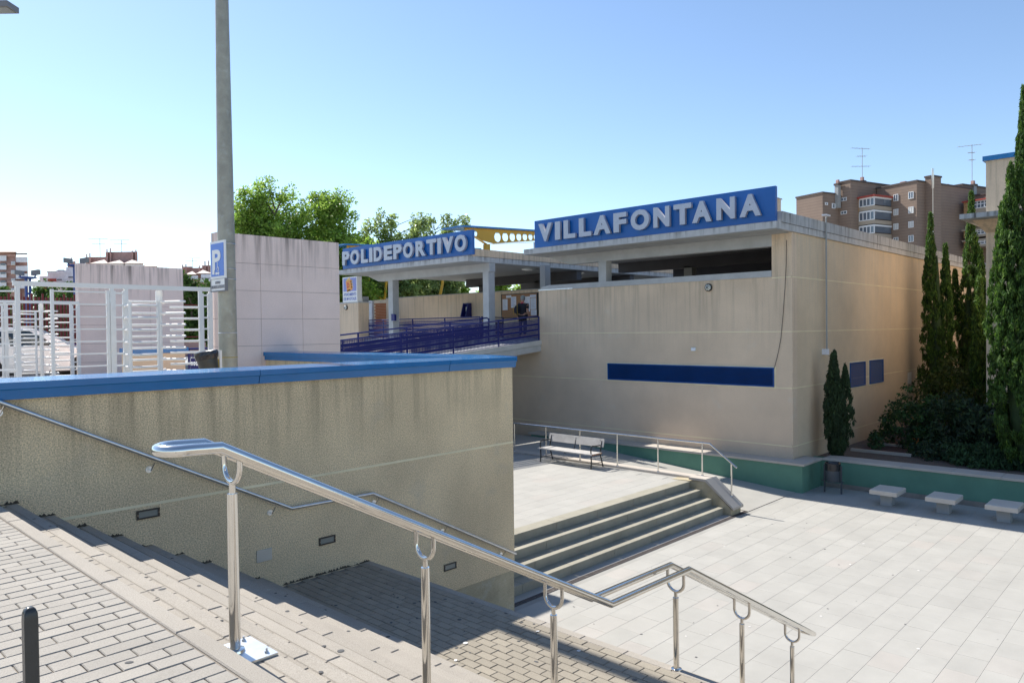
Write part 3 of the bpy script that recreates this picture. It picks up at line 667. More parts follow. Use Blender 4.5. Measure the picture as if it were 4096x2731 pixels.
for i, (u0, u1, w0, w1) in enumerate(((1085, 1180, 545, 735), (1155, 1250, 478, 520), (1245, 1342, 500, 690), (1450, 1592, 498, 755), (1595, 1702, 465, 508), (1602, 1702, 518, 710), (1608, 1708, 718, 812))):
    y0, y1 = bw2(u0), bw2(u1); z0, z1 = bz2(u0, w1), bz2(u0, w0)
    p = MB().box(24.922, 24.929, y1, y0, z0, z1).build('paper', 'paper', nb)
    pr_ = MB(); nln = max(1, int((z1-z0)/0.06))
    for q in range(nln):
        zz = z1-0.04-q*0.055
        if zz > z0+0.02:
            e = random.uniform(0.03, 0.12)*(y0-y1)/0.3
            pr_.box(24.9195, 24.9215, y1+e, y0-0.03, zz-0.008, zz+0.004)
    pr_.build('print', 'print_blue' if i in (1, 2, 4) else 'print_grey', p)['kind'] = 'stuff'
kk = thing('wall_phone', (24.85, 26.4, 5.45), 'navy blue telephone hood on the beige back wall left of the column', 'telephone')
MB().prism([(24.998, 26.42, 5.45), (24.60, 26.42, 5.45), (24.80, 26.42, 6.12), (24.998, 26.42, 6.12)], (0, 0.06, 0)).prism([(24.998, 26.78, 5.45), (24.60, 26.78, 5.45), (24.80, 26.78, 6.12), (24.998, 26.78, 6.12)], (0, 0.05, 0)).box(24.93, 24.998, 26.481, 26.779, 5.45, 6.12).box(24.80, 24.93, 26.481, 26.779, 6.07, 6.12).build('hood', 'navy_rail', kk)
MB().box(24.86, 24.93, 26.55, 26.70, 5.70, 5.93).build('phone', 'lamp_glass', kk)
# left pier with the municipal light box
pr = thing('entrance_pier', (XF, 32, 4), 'beige rendered pier at the left end of the canopy', 'wall')
MB().box(XF, XF+0.65, 31.1, 36, 3.3, 6.23).build('pier_body', 'stucco', pr)
MB().box(XF-0.02, XF+0.75, 31.08, 36, 6.231, 6.29).build('pier_cap', 'concrete', pr)
MB().box(XF+0.40, XF+0.75, 31.25, 32.3, 6.291, 6.56).build('pier_block', 'concrete_inner', pr)
bulkhead(XF-0.002, 32.13, 6.02, 'round caged lamp on the beige pier below the municipal light box')
lx = thing('municipal_light_box', (XF, 31.8, 6.3), 'upright blue and white sign reading AYUNTAMIENTO DE MÓSTOLES below the canopy', 'sign')
xs_ = XF-0.02
MB().box(xs_, xs_+0.28, 31.14, 32.41, 6.291, 7.56).build('case', 'sign_white', lx)
MB().box(xs_-0.006, xs_-0.001, 31.21, 32.34, 6.83, 7.50).build('blue_face', 'lightbox_blue', lx)
put_text('print', 'AYUNTAMIENTO', 'print_blue', lx, xs_-0.004, 32.33, 31.22, 6.60, 6.76, 0.003, 0.03)
put_text('print', 'DE MÓSTOLES', 'print_blue', lx, xs_-0.004, 32.33, 31.22, 6.38, 6.57, 0.003, 0.03)
lg = MB()
def tilted(cy, cz, w, h, a): return [(xs_-0.010, cy-(sx*w*cos(a)-sz*h*sin(a)), cz+(sx*w*sin(a)+sz*h*cos(a))) for sx, sz in ((-1, -1), (1, -1), (1, 1), (-1, 1))]
MB().prism(tilted(31.82, 7.12, 0.25, 0.27, 0.22), (0.003, 0, 0)).build('emblem', 'logo_orange', lx)
put_text('emblem', 'D', 'logo_red', lx, xs_-0.016, 32.0, 31.82, 7.0, 7.27, 0.003, 0.03)
for q in range(3): MB().prism(tilted(31.62-0.03*q, 7.33-0.14*q, 0.09, 0.035, 0.22), (0.003, 0, 0)).build('emblem', 'logo_yellow', lx)
MB().prism(tilted(31.92, 7.42, 0.17, 0.05, 0.35), (0.003, 0, 0)).build('emblem', 'logo_yellow', lx)
MB().prism(tilted(31.85, 6.885, 0.14, 0.03, 0.1), (0.003, 0, 0)).build('emblem', 'logo_orange', lx)
ob = thing('brick_gate_pier', (26, 35, 4.4), 'orange brick wall seen behind the white post, left of the front canopy column', 'wall')
MB().box(26.0, 26.3, 33.6, 35.86, 4.43, 6.62).build('mortar_core', 'stucco', ob)
bme = {0: piece_mesh(0.01, 0.24, 0.1, 0.0)}
bb = MB()
for i in range(22):
    for q in range(8): bb.box(25.985, 26.0, 33.62+q*0.255+(0.12 if i % 2 else 0), 33.62+q*0.255+0.24+(0.12 if i % 2 else 0), 4.45+i*0.09, 4.45+i*0.09+0.075)
bb.build('bricks', 'orange_brick', ob)['kind'] = 'stuff'
MB().box(25.9, 26.1, 35.9, 36.35, 4.43, 6.6).build('white_post', 'far_white', ob)

# ================================================================== RAMP WITH PERFORATED NAVY RAILINGS
def deck(x): return 4.36-0.0868*(21.7-x)
rp = thing('ramp', (16, 20, 3.3), 'sloping pale concrete access ramp rising to the entrance', 'ramp')
MB().prism([(10.2, 18.98, deck(10.2)-0.42), (21.60, 18.98, deck(21.6)-0.42), (21.60, 18.98, deck(21.6)), (10.2, 18.98, deck(10.2))], (0, 2.05, 0)).build('deck', 'concrete', rp)
MB().prism([(10.2, 18.93, deck(10.2)-0.16), (21.85, 18.93, deck(21.85)-0.16), (21.85, 18.93, deck(21.85)+0.02), (10.2, 18.93, deck(10.2)+0.02)], (0, 0.049, 0)).build('edge_beam', 'weathered_edge', rp)
MB().prism([(10.2, 18.955, deck(10.2)-0.40), (21.84, 18.955, deck(21.84)-0.40), (21.84, 18.955, deck(21.84)-0.18), (10.2, 18.955, deck(10.2)-0.18)], (0, 0.024, 0)).build('edge_beam', 'concrete', rp)
def perforated(a, b, za, zb, h, pitch=0.066, hole=0.58, bands=4):
    """thin sheet with real square holes between plan points a and b; za/zb = bottom heights at the two ends"""
    a, b = np.array(a, float), np.array(b, float); L = np.hypot(*(b-a)); nx = max(1, int(L/pitch)); nz = int(h/pitch); V = []; F = []
    per = nz//bands+1
    for i in range(nx):
        for k in range(nz):
            u0, u1 = i/nx, (i+1)/nx; w0, w1 = k/nz*h, (k+1)/nz*h
            q = (1-hole)/2; du, dw = (u1-u0)*q, (w1-w0)*q
            def P_(u, w): p = a+(b-a)*u; return (p[0], p[1], za+(zb-za)*u+w)
            n = len(V)
            if k % per == per-1:
                V += [P_(u0, w0), P_(u1, w0), P_(u1, w1), P_(u0, w1)]; F.append((n, n+1, n+2, n+3)); continue
            V += [P_(u0, w0), P_(u1, w0), P_(u1, w1), P_(u0, w1), P_(u0+du, w0+dw), P_(u1-du, w0+dw), P_(u1-du, w1-dw), P_(u0+du, w1-dw)]
            F += [(n+j, n+(j+1) % 4, n+4+(j+1) % 4, n+4+j) for j in range(4)]
    return V, F
def navy_rail(label, pts, height=0.95, post_gap=2.07, panel=(0.06, 0.82), end_drop=True, top_only=False):
    """pts: plan points with deck heights (x, y, z)"""
    t = thing('ramp_railing', pts[0], label, 'railing', 'navy perforated railings of the ramp')
    top = [(p[0], p[1], p[2]+height) for p in pts]
    if end_drop:
        e = Vector(pts[-1])-Vector(pts[-2]); e.z = 0; e.normalize(); q = Vector(pts[-1])
        top = top[:-1]+[tuple(q-e*0.10+Vector((0, 0, height))), tuple(q-e*0.03+Vector((0, 0, height-0.03))), tuple(q+Vector((0, 0, height-0.10))), tuple(q)]
    MB().tube(top, 0.027, 8).build('top_rail', 'navy_rail', t, True)
    for (p, q) in zip(pts[:-1], pts[1:]):
        L = math.hypot(q[0]-p[0], q[1]-p[1]); n = max(1, round(L/post_gap))
        for i in range(n+1):
            u = i/n; x, y, z = (p[k]+(q[k]-p[k])*u for k in range(3))
            MB().box(x-0.025, x+0.025, y-0.02, y+0.02, z-0.05, z+height-0.02).build('post', 'navy_rail', t)
        off = 0.025
        for i in range(n):
            a = [p[k]+(q[k]-p[k])*i/n for k in range(3)]; b = [p[k]+(q[k]-p[k])*(i+1)/n for k in range(3)]
            dx, dy = (b[0]-a[0])/L*n, (b[1]-a[1])/L*n
            V, F = perforated((a[0]+dx*0.03+dy*off, a[1]+dy*0.03-dx*off), (b[0]-dx*0.03+dy*off, b[1]-dy*0.03-dx*off), a[2]+panel[0], b[2]+panel[0], panel[1]-panel[0])
            mb = MB(); mb.add(V, F)
            for w in (panel[0]-0.02, panel[1]+0.005):
                mb.tube([(a[0]+dy*off, a[1]-dx*off, a[2]+w), (b[0]+dy*off, b[1]-dx*off, b[2]+w)], 0.014, 6)
            mb.build('perforated_panel', 'navy_rail', t)
    return t
navy_rail('navy perforated railing along the front edge of the ramp', [(10.4, 19.0, deck(10.4)), (21.55, 19.0, deck(21.55))])
navy_rail('navy perforated railing along the rear edge of the ramp, behind the front one', [(10.4, 20.95, deck(10.4)), (20.75, 20.95, deck(20.75))], height=0.99)
navy_rail('navy perforated railing of the entrance floor, running between the grey canopy columns', [(22.25, 32.2, 4.43), (22.25, 23.0, 4.43)], height=0.92, end_drop=False)
navy_rail('short navy perforated railing under the notice board', [(22.25, 22.9, 4.43), (24.6, 23.9, 4.43)], height=0.92, end_drop=False)
o = thing('letter_box', (XF-0.1, 28.2, 5.2), 'small navy box fixed to the left canopy column', 'box')
MB().box(XF-0.12, XF-0.002, 28.02, 28.26, 5.28, 5.58).build('box_body', 'navy_rail', o)
MB().box(XF-0.135, XF-0.121, 28.01, 28.27, 5.55, 5.60).build('box_lid', 'navy_rail', o)

# yellow trusses behind the signs
def truss(y, x0, label, z0=9.05, L=9.0, s=1.0):
    t = thing('roof_truss', (x0+1.2, y, 8.1), label, 'truss', 'yellow perforated roof beams of the stand')
    n = 60; V = []; F = []
    # web with round holes: each bay is a square-to-circle ring
    def zt(x): return z0+0.05*(x-x0)
    def zl(x):
        u = x-x0
        return zt(x)-0.09-(0.55*u/1.25 if u < 1.25 else max(0.12, 0.55-0.075*(u-1.25)))
    xs = [0.0, 0.33]; 
    w = 0.50
    edges = [0.0, 0.36, 0.85, 1.70]
    x = 1.70
    while x < L: edges.append(x+w); x += w; w = max(0.3, w*0.94)
    web = MB()
    for i, (a, b) in enumerate(zip(edges[:-1], edges[1:])):
        xa, xb = x0+a, x0+b; cx = (xa+xb)/2; zc = (zt(cx)-0.05+zl(cx))/2
        r = min((xb-xa)*0.42, (zt(cx)-zl(cx))*0.36)
        if i in (2,): r = 0
        rim = []
        cor = [(xa, zl(xa)), (xb, zl(xb)), (xb, zt(xb)), (xa, zt(xa))]
        if i == 2: web.prism([(px, y, pz) for px, pz in cor], (0, 0.03, 0)); continue
        for e in range(4):
            p, q = cor[e], cor[(e+1) % 4]
            for k in range(4): rim.append((p[0]+(q[0]-p[0])*k/4, p[1]+(q[1]-p[1])*k/4))
        circ = []
        for px, pz in rim:
            d = math.hypot(px-cx, pz-zc) or 1; circ.append((cx+(px-cx)/d*r, zc+(pz-zc)/d*r))
        vs = [(p[0], y, p[1]) for p in rim]+[(p[0], y, p[1]) for p in circ]+[(p[0], y+0.03, p[1]) for p in rim]+[(p[0], y+0.03, p[1]) for p in circ]
        m_ = 16
        web.add(vs, [(k, (k+1) % m_, m_+(k+1) % m_, m_+k) for k in range(m_)]+[(2*m_+k, 2*m_+(k+1) % m_, 3*m_+(k+1) % m_, 3*m_+k) for k in range(m_)]+[(m_+k, m_+(k+1) % m_, 3*m_+(k+1) % m_, 3*m_+k) for k in range(m_)])
    web.build('web', 'yellow_steel', t)
    fl = MB(); pr0 = [x0, x0+1.25, x0+L]
    for a, b in zip(pr0[:-1], pr0[1:]): fl.prism([(a, y-0.07, zl(a)-0.012), (b, y-0.07, zl(b)-0.012), (b, y-0.07, zl(b)), (a, y-0.07, zl(a))], (0, 0.17, 0))
    fl.prism([(x0, y-0.07, zt(x0)), (x0+L, y-0.07, zt(x0+L)), (x0+L, y-0.07, zt(x0+L)+0.012), (x0, y-0.07, zt(x0)+0.012)], (0, 0.17, 0)); fl.build('flange', 'yellow_steel', t)
    MB().prism([(x0-0.25, y-0.12, zt(x0)+0.014), (x0+L+0.2, y-0.12, zt(x0+L)+0.014), (x0+L+0.2, y-0.12, zt(x0+L)+0.09), (x0-0.25, y-0.12, zt(x0)+0.09)], (0, 1.3, 0)).build('blue_sheet', 'blue_coping', t)
    MB().box(x0+1.15, x0+1.4, y-0.08, y+0.1, 8.06, zl(x0+1.25)-0.011).build('foot', 'yellow_steel', t)
truss(22.7, 21.15, 'yellow beam with round holes seen between the two blue signs')
truss(31.3, 21.15, 'yellow beam with a round hole at the left end of the POLIDEPORTIVO sign')
for k, (p, q, lab) in enumerate((((1437, 1140), (1536, 1200), 'thin yellow diagonal brace behind the municipal sign, falling to the right'), ((1355, 1168), (1475, 1122), 'thin yellow diagonal brace behind the municipal sign, rising to the right'))):
    A_, B_ = atd(*p, 48), atd(*q, 48); t = thing('yellow_brace', A_, lab, 'brace')
    MB().tube([A_, B_], 0.045, 8).build('brace_bar', 'yellow_steel', t); MB().lathe([(0.09, -0.03), (0.09, 0.03)], B_, 10).build('end_plate', 'yellow_steel', t)
for p, q, lab in (((1538, 1203), (1546, 1120), 'yellow post behind the left canopy column'), ((1760, 1182), (1770, 1135), 'slanting yellow post above the beige back wall')):
    A_, B_ = atd(*p, 48), atd(*q, 48); t = thing('yellow_post', A_, lab, 'post')
    MB().tube([A_+Vector((0, 0, -2.5)), A_, B_, B_+Vector((0, 0, 0.8))], 0.09, 8).build('post_bar', 'yellow_steel', t); MB().lathe([(0.16, -0.02), (0.16, 0.02)], A_+Vector((0, 0, -2.5)), 10).build('base_plate', 'yellow_steel', t)

# ================================================================== PERSON
def skin_mesh(name, verts, edges, radii, m, parent, sub=2):
    me = bpy.data.meshes.new(name); me.from_pydata([tuple(v) for v in verts], edges, [])
    o = bpy.data.objects.new(name, me); COL.objects.link(o)
    sk = o.modifiers.new('skin', 'SKIN')
    for i, d in enumerate(me.skin_vertices[0].data):
        r = radii[i]; d.radius = r if isinstance(r, tuple) else (r, r); d.use_root = (i == 0)
    ss = o.modifiers.new('sub', 'SUBSURF'); ss.levels = sub; ss.render_levels = sub
    dg = bpy.context.evaluated_depsgraph_get(); m2 = bpy.data.meshes.new_from_object(o.evaluated_get(dg))
    bpy.data.objects.remove(o); bpy.data.meshes.remove(me)
    for p in m2.polygons: p.use_smooth = True
    m2.materials.clear(); return link(name, m2, m, parent)
def person(loc, rot):
    t = thing('person', (0, 0, 0), 'person in grey cap and black shirt with a backpack reading the notice board', 'person')
    # local: facing +X, y left
    V = [(0, 0, .95), (0, 0, 1.10), (.0, 0, 1.28), (0.0, 0, 1.40), (.01, 0, 1.48), (.03, 0, 1.56), (.035, 0, 1.66), (.03, 0, 1.71),
         (0, .17, 1.40), (-.02, .235, 1.14), (.08, .25, .93), (.12, .25, .84),
         (0, -.17, 1.40), (-.02, -.235, 1.14), (.08, -.25, .93), (.12, -.25, .84),
         (0, .09, .90), (.02, .10, .50), (-.02, .11, .10), (.12, .12, .05),
         (0, -.09, .90), (.01, -.10, .50), (-.04, -.11, .10), (.10, -.12, .05)]
    E = [(0, 1), (1, 2), (2, 3), (3, 4), (4, 5), (5, 6), (6, 7), (3, 8), (8, 9), (9, 10), (10, 11), (3, 12), (12, 13), (13, 14), (14, 15), (0, 16), (16, 17), (17, 18), (18, 19), (0, 20), (20, 21), (21, 22), (22, 23)]
    Rr = [(.13, .15), (.12, .155), (.125, .17), (.10, .14), .05, .075, .092, .06, .065, .048, .036, .034, .065, .048, .036, .034, .085, .058, .042, .04, .085, .058, .042, .04]
    skin_mesh('body', V, E, Rr, 'skin', t)
    skin_mesh('shirt', [(0, 0, .93), (0, 0, 1.10), (0, 0, 1.28), (0, 0, 1.415), (0, .17, 1.41), (-.01, .235, 1.2), (0, -.17, 1.41), (-.01, -.235, 1.2)], [(0, 1), (1, 2), (2, 3), (3, 4), (4, 5), (3, 6), (6, 7)],
              [(.145, .175), (.135, .172), (.14, .186), (.105, .14), .082, .075, .082, .075], 'cloth_black', t)
    skin_mesh('trousers', [(0, 0, .96), (0, .09, .88), (.02, .10, .50), (-.02, .11, .13), (0, -.09, .88), (.01, -.10, .50), (-.04, -.11, .13)], [(0, 1), (1, 2), (2, 3), (0, 4), (4, 5), (5, 6)],
              [(.15, .17), .10, .075, .062, .10, .075, .062], 'cloth_black', t)
    for s in (1, -1): MB().box(-.08, .19, s*.115-.045, s*.115+.045, 0.0, .085).build('shoe', 'black_iron', t)
    MB().lathe([(.104, 1.655), (.104, 1.70), (.088, 1.75), (.05, 1.78), (.01, 1.785)], (.035, 0, 0), 18).build('cap', 'cloth_grey', t, True)
    MB().prism([(.11, -.07, 1.665), (.21, -.04, 1.655), (.21, .04, 1.655), (.11, .07, 1.665)], (0, 0, .012)).build('cap_peak', 'cloth_grey', t)
    MB().lathe([(.082, 1.445), (.072, 1.49), (.064, 1.505)], (.01, 0, 0), 16).build('collar', 'cloth_red', t, True)
    MB().lathe([(.096, 1.575), (.1, 1.62), (.1, 1.656)], (.028, 0, 0), 14).build('hair', 'hair_grey', t, True)
    for s in (1, -1): MB().lathe([(.022, -.006), (.026, .004)], (.03, s*.094, 1.62), 8, 'y').build('ear', 'skin', t)
    for s in (1, -1):
        h = MB(); c = Vector((.125, s*.25, .80)); h.obox(c, (1, 0, 0), (0, 1, 0), (0, 0, 1), .035, .016, .045)
        for f in range(4): h.tube([c+Vector((-.026+f*.0175, 0, -.04)), c+Vector((-.026+f*.0175, -s*.006, -.08)), c+Vector((-.024+f*.0175, -s*.02, -.105+abs(f-1.5)*.008))], [.009, .008, .006], 6)
        h.tube([c+Vector((.03, 0, .01)), c+Vector((.055, -s*.012, -.03)), c+Vector((.055, -s*.02, -.055))], [.011, .009, .007], 6); h.build('hand', 'skin', t, True)
    k = thing('backpack', (0, 0, 0), 'black backpack with yellow piping on the shoulder of the person', 'backpack')
    skin_mesh('pack', [(-.20, .16, 1.0), (-.22, .17, 1.12), (-.21, .17, 1.26), (-.18, .15, 1.36)], [(0, 1), (1, 2), (2, 3)], [(.10, .14), (.12, .16), (.11, .15), (.07, .10)], 'cloth_black', k)
    for q in range(3): MB().tube([(-.30+.01*q, .10+.09*q, .94), (-.345+.01*q, .11+.09*q, 1.1), (-.325+.012*q, .12+.085*q, 1.27), (-.25, .13+.07*q, 1.38)], .007, 5).build('piping', 'strap_yellow', k)
    MB().tube([(-.16, .13, 1.38), (-.05, .14, 1.475), (.09, .14, 1.40), (.13, .15, 1.24), (.02, .20, 1.05), (-.14, .2, 1.0)], .016, 6).build('strap', 'cloth_black', k)
    for o in (t, k): o.location = loc; o.rotation_euler = (0, 0, rot)
person((22.75, 20.95, 4.432), radians(22))

# ================================================================== PLANTER WALLS, SEATS, BIN, BENCH
pw = thing('planter_wall', (21.4, 9, 0), 'low green painted planter wall with pale stone coping along the plaza', 'wall')
MB().box(21.03, 21.6, 8.55, 19, -0.2, 0.775).build('wall_face', 'green_wall', pw)
MB().box(21.6, 22.42, 8.56, 8.95, -0.2, 0.775).build('wall_face', 'green_wall', pw)
MB().box(22.42, 23.0, -14, 8.95, -0.2, 0.774).build('wall_face', 'green_wall', pw)
MB().box(22.37, 22.419, -14, 8.4, 0.0, 0.13).build('skirting_board', 'skirting', pw)
def coping(x0, x1, y0, y1, z1=0.845, z0=0.776): MB().cbox(x0, x1, y0, y1, z0, z1, 0.008).build('coping_stone', 'stone_coping', pw)
for y in np.arange(8.50, 19, 1.18): coping(20.99, XF-0.005, y+0.003 if y > 8.6 else 8.49, y+1.177)
coping(XF-0.0, 22.38, 8.49, 9.04)
ys = [8.49, 7.78, 6.35, 5.1, 3.97, 2.75, 1.55, 0.3, -0.9, -2.1, -3.3, -4.5, -5.7]
for a, b in zip(ys[:-1], ys[1:]): coping(22.385, 23.06, b+0.003, a-0.003)
bed = struct('planting_bed', MB().box(23.0, 80, -14, 9.055, -0.22, 0.70).box(XF+0.36, 22.99, 8.952, 9.055, -0.22, 0.70), 'soil_dark')
dk = thing('deck_board', (25, 7.5, 0.7), 'brown timber duckboard on the ground beside the hall side wall, nearer the plaza', 'duckboard', 'brown duckboards in the planting bed')
def deckboard(t, x0, x1, y0, y1):
    n = int((y1-y0)/0.14)
    for i in range(n): MB().box(x0, x1, y0+i*0.14, y0+i*0.14+0.128, 0.705, 0.745).build('plank', 'wood_deck', t)
    MB().box(x0-0.14, x0-0.01, y0-0.1, y1+0.1, 0.69, 0.78).build('edging', 'stone_coping', t)
deckboard(dk, 25.2, 26.6, 6.9, 8.5)
dk2 = thing('deck_board', (28, 7.5, 0.7), 'brown timber duckboard farther along the side wall, below the louvres', 'duckboard', 'brown duckboards in the planting bed')
deckboard(dk2, 27.0, 28.6, 6.9, 8.3)

def stool(cx, cy, label):
    t = thing('stone_stool', (cx, cy, 0), label, 'stool', 'white stone stools along the green wall')
    s = MB(); 
    c = 0.02; x0, x1, y0, y1, z0, z1 = -0.41, 0.41, -0.335, 0.335, 0.31, 0.43
    prof = [(0.0, z0), (0.0, z1-c), (c, z1)]
    s.cbox(x0, x1, y0, y1, z0, z1, 0.018); s.v = [(x+cx, y+cy, z) for x, y, z in s.v]; s.build('seat', 'stool_stone', t)
    MB().box(cx-0.15, cx+0.15, cy-0.14, cy+0.14, 0.0, 0.309).build('pedestal', 'stool_leg', t)
for cy, lab in ((6.31, 'white square stone stool nearest the litter bin'), (4.98, 'white square stone stool, the middle one along the green wall'), (3.68, 'white square stone stool at the right edge, farthest from the bin'), (2.38, 'white square stone stool beyond the right edge of the view')):
    stool(21.15 if cy > 6 else 21.18, cy, lab)
bn = thing('litter_bin', (21.6, 7.9, 0), 'dark metal litter bin with black liner against the green wall', 'litter bin')
MB().lathe([(0.19, 0.34), (0.20, 0.36), (0.205, 0.82), (0.195, 0.83)], (21.62, 7.91, 0), 20).build('drum', 'bin_metal', bn, True)
MB().lathe([(0.212, 0.66), (0.214, 0.70), (0.209, 0.78), (0.216, 0.86), (0.19, 0.885), (0.17, 0.80)], (21.62, 7.91, 0), 22).build('liner', 'bag_black', bn, True)
for s in (-1, 1): MB().box(21.6, 21.64, 7.91+s*0.235-0.018, 7.91+s*0.235+0.018, 0.0, 0.80).build('post', 'bin_metal', bn); 
MB().box(21.56, 21.68, 7.91-0.30, 7.91+0.30, 0.33, 0.345).build('crossbar', 'bin_metal', bn)

be = thing('bench', (17.3, 14.03, TZ), 'weathered wooden bench with black cast iron arms on the terrace', 'bench')
for i, (x0, x1) in enumerate(((16.98, 17.15), (17.165, 17.33), (17.345, 17.47))):
    p = MB().cbox(x0, x1, 13.0, 15.08, TZ+0.395, TZ+0.435, 0.006).build('seat_plank', 'bench_wood', be)
    MB().box(x0+0.004, x1-0.004, 12.992, 13.0, TZ+0.398, TZ+0.43).build('plank_end', 'bench_end', p)
bp_ = MB(); a = 0.28
bp_.obox((17.56, 14.04, TZ+0.70), (cos(a), 0, -sin(a)), (0, 1, 0), (sin(a), 0, cos(a)), 0.018, 1.05, 0.125); bkp = bp_.build('backrest_plank', 'bench_wood', be)
for y in (13.12, 14.03, 14.95):
    for dz in (-0.07, 0.07): MB().lathe([(0.012, -0.004), (0.010, 0.002)], (17.538+dz*0.28, y, TZ+0.70+dz), 8, 'x').build('bolt', 'black_iron', bkp)
for y in (13.06, 15.0):
    l_ = MB()
    l_.tube([(17.02, y, TZ), (17.04, y, TZ+0.2), (17.03, y, TZ+0.39), (17.02, y, TZ+0.55), (17.05, y, TZ+0.63), (17.11, y, TZ+0.66), (17.2, y, TZ+0.645), (17.47, y, TZ+0.64)], 0.019, 8)
    l_.tube([(17.60, y, TZ), (17.53, y, TZ+0.2), (17.46, y, TZ+0.40), (17.50, y, TZ+0.55), (17.57, y, TZ+0.76)], 0.019, 8)
    l_.tube([(17.02, y, TZ+0.38), (17.46, y, TZ+0.37)], 0.014, 6); l_.tube([(17.03, y, TZ+0.14), (17.55, y, TZ+0.14)], 0.010, 6)
    l_.build('end_frame', 'black_iron', be, True)
m_ = MB().tube([(17.0, 14.03, TZ+0.38), (17.44, 14.03, TZ+0.37), (17.50, 14.03, TZ+0.55), (17.57, 14.03, TZ+0.76)], 0.015, 6); m_.build('middle_support', 'black_iron', be, True)

tr = thing('terrace_railing', (17.75, 13, 0.77), 'thin steel tube railing along the terrace kerb behind the bench', 'railing')
XR = 17.72
MB().tube([(XR, 18.2, 1.70), (XR, 9.66, 1.715), (XR, 8.90, 1.165)], 0.024, 10).build('rail', 'steel', tr, True)
for y in (16.75, 15.38, 14.01, 12.63, 11.25, 9.88, 9.045):
    zb = 0.775 if y > 10.1 else (0.84 if y > 9.6 else 0.41); zt2 = 1.71 if y > 9.6 else 1.26
    MB().tube([(XR, y, zb), (XR, y, zt2)], 0.021, 10).build('post', 'steel', tr, True)
    MB().lathe([(0.045, 0), (0.04, 0.012), (0.025, 0.016)], (XR, y, zb), 14).build('base_flange', 'steel', tr, True)

# ================================================================== PINK WALLS, GATES, LAMP POST
def pink(x0, x1, y, label, vj, zt=6.94, d=0.3):
    t = thing('pink_wall', ((x0+x1)/2, y, Z0), label, 'wall', 'tall pink rendered gate walls')
    xs = [x0]+vj+[x1]; zs = [1.6, 3.9, 4.49, 5.09, 5.71, 6.31, zt]
    MB().box(x0+0.01, x1-0.01, y+0.012, y+d-0.012, 1.6, zt-0.01).build('joint_core', 'pink_joint', t)
    for a, b in zip(xs[:-1], xs[1:]):
        for p, q in zip(zs[:-1], zs[1:]):
            MB().box(a+(0.004 if a > x0 else 0), b-(0.004 if b < x1 else 0), y, y+d, p+0.004, q-(0.004 if q < zt else 0)).build('block', 'pink_wall', t)
pink(7.18, 10.2, 15.45, 'tall pink block wall behind the parking sign, the nearer of two', [8.15, 9.19])
pink(7.58, 10.87, 26.1, 'tall pink block wall behind the white turnstile, the farther of two', [8.66, 9.76], 7.05)

def gate(y, xr, xleaf, label, zt):
    """full-height turnstile gate: frame > posts, door leaf, rotor with arms, comb bars"""
    t = thing('turnstile_gate', (xr-1.0, y, Z0), label, 'gate', 'white tubular turnstile gates')
    b = Z0
    def bar(n, x0, x1, z0, z1, d=0.03, yy=0.0): return MB().box(x0, x1, y+yy-d, y+yy+d, z0, z1).build(n, 'white_paint', t)
    bar('top_rail', xleaf-0.07, xr, zt-0.085, zt)
    for x in (xr-3.55, xr-1.98, xr-1.72, xr-0.24, xr-0.02): bar('post', x-0.035, x+0.035, b, zt-0.086)
    for x0, x1 in ((xr-1.945, xr-1.755), (xr-0.205, xr-0.055)):
        lad = MB()
        for q in range(10): lad.box(x0, x1, y-0.025, y+0.025, b+0.1+q*0.237, b+0.135+q*0.237)
        lad.box(x0, x0+0.03, y-0.024, y+0.024, b, zt-0.13); lad.box(x1-0.03, x1, y-0.024, y+0.024, b, zt-0.13)
        lad.build('ladder_bars', 'white_paint', t)
    lf = bar('door_leaf', xr-3.03, xr-2.98, b+0.05, zt-0.13); 
    MB().box(xr-2.08, xr-2.03, y-0.03, y+0.03, b+0.05, zt-0.13).build('leaf_stile', 'white_paint', lf)
    for q in range(10): MB().box(xr-2.979, xr-2.081, y-0.022, y+0.022, zt-0.15-q*0.237-0.025, zt-0.15-q*0.237).build('leaf_bar', 'white_paint', lf)
    for q in (zt-0.35, zt-1.3, zt-2.0): MB().box(xr-2.03, xr-2.015, y-0.045, y-0.02, q, q+0.08).build('hinge', 'steel_rough', lf)
    cx = xr-0.99
    ro = MB().tube([(cx, y+0.25, b), (cx, y+0.25, zt-0.08)], 0.055, 14).build('rotor', 'white_paint', t, True)
    MB().tube([(cx, y+0.25, zt-0.32), (cx, y+0.25, zt-0.10)], 0.068, 14).build('rotor_collar', 'white_paint', ro, True)
    for q in range(9):
        z = zt-0.32-q*0.237; 
        for k in range(3):
            a = pi+k*2*pi/3
            MB().tube([(cx, y+0.25, z), (cx+0.62*cos(a), y+0.25+0.62*sin(a), z)], 0.023, 8).build('arm', 'white_paint', ro, True)
    for q in range(9):
        z = zt-0.43-q*0.237
        MB().tube([(xr-0.27, y+0.02, z), (xr-0.80, y+0.20, z)], 0.023, 8).build('comb_bar', 'white_paint', t, True)
        MB().tube([(xr-1.75, y-0.02, z), (xr-1.86, y-0.45, z), (xr-1.74, y-0.72, z), (xr-1.36, y-0.62, z)], 0.023, 8).build('guard_bar', 'white_paint', t, True)
    for x_, y_ in ((xr-1.35, y-0.62), (xr-1.84, y-0.55)): MB().tube([(x_, y_, b), (x_, y_, zt-0.36)], 0.03, 8).build('guard_post', 'white_paint', t, True)
    return t
g1 = gate(15.62, 7.10, 3.55, 'white tubular turnstile gate beside the nearer pink wall', 5.76)
lf = MB(); ang = radians(38)
for q in range(10):
    z = 5.58-q*0.237; lf.obox((3.5-0.48*cos(ang), 15.66+0.48*sin(ang), z), (cos(ang), -sin(ang), 0), (sin(ang), cos(ang), 0), (0, 0, 1), 0.48, 0.02, 0.014)
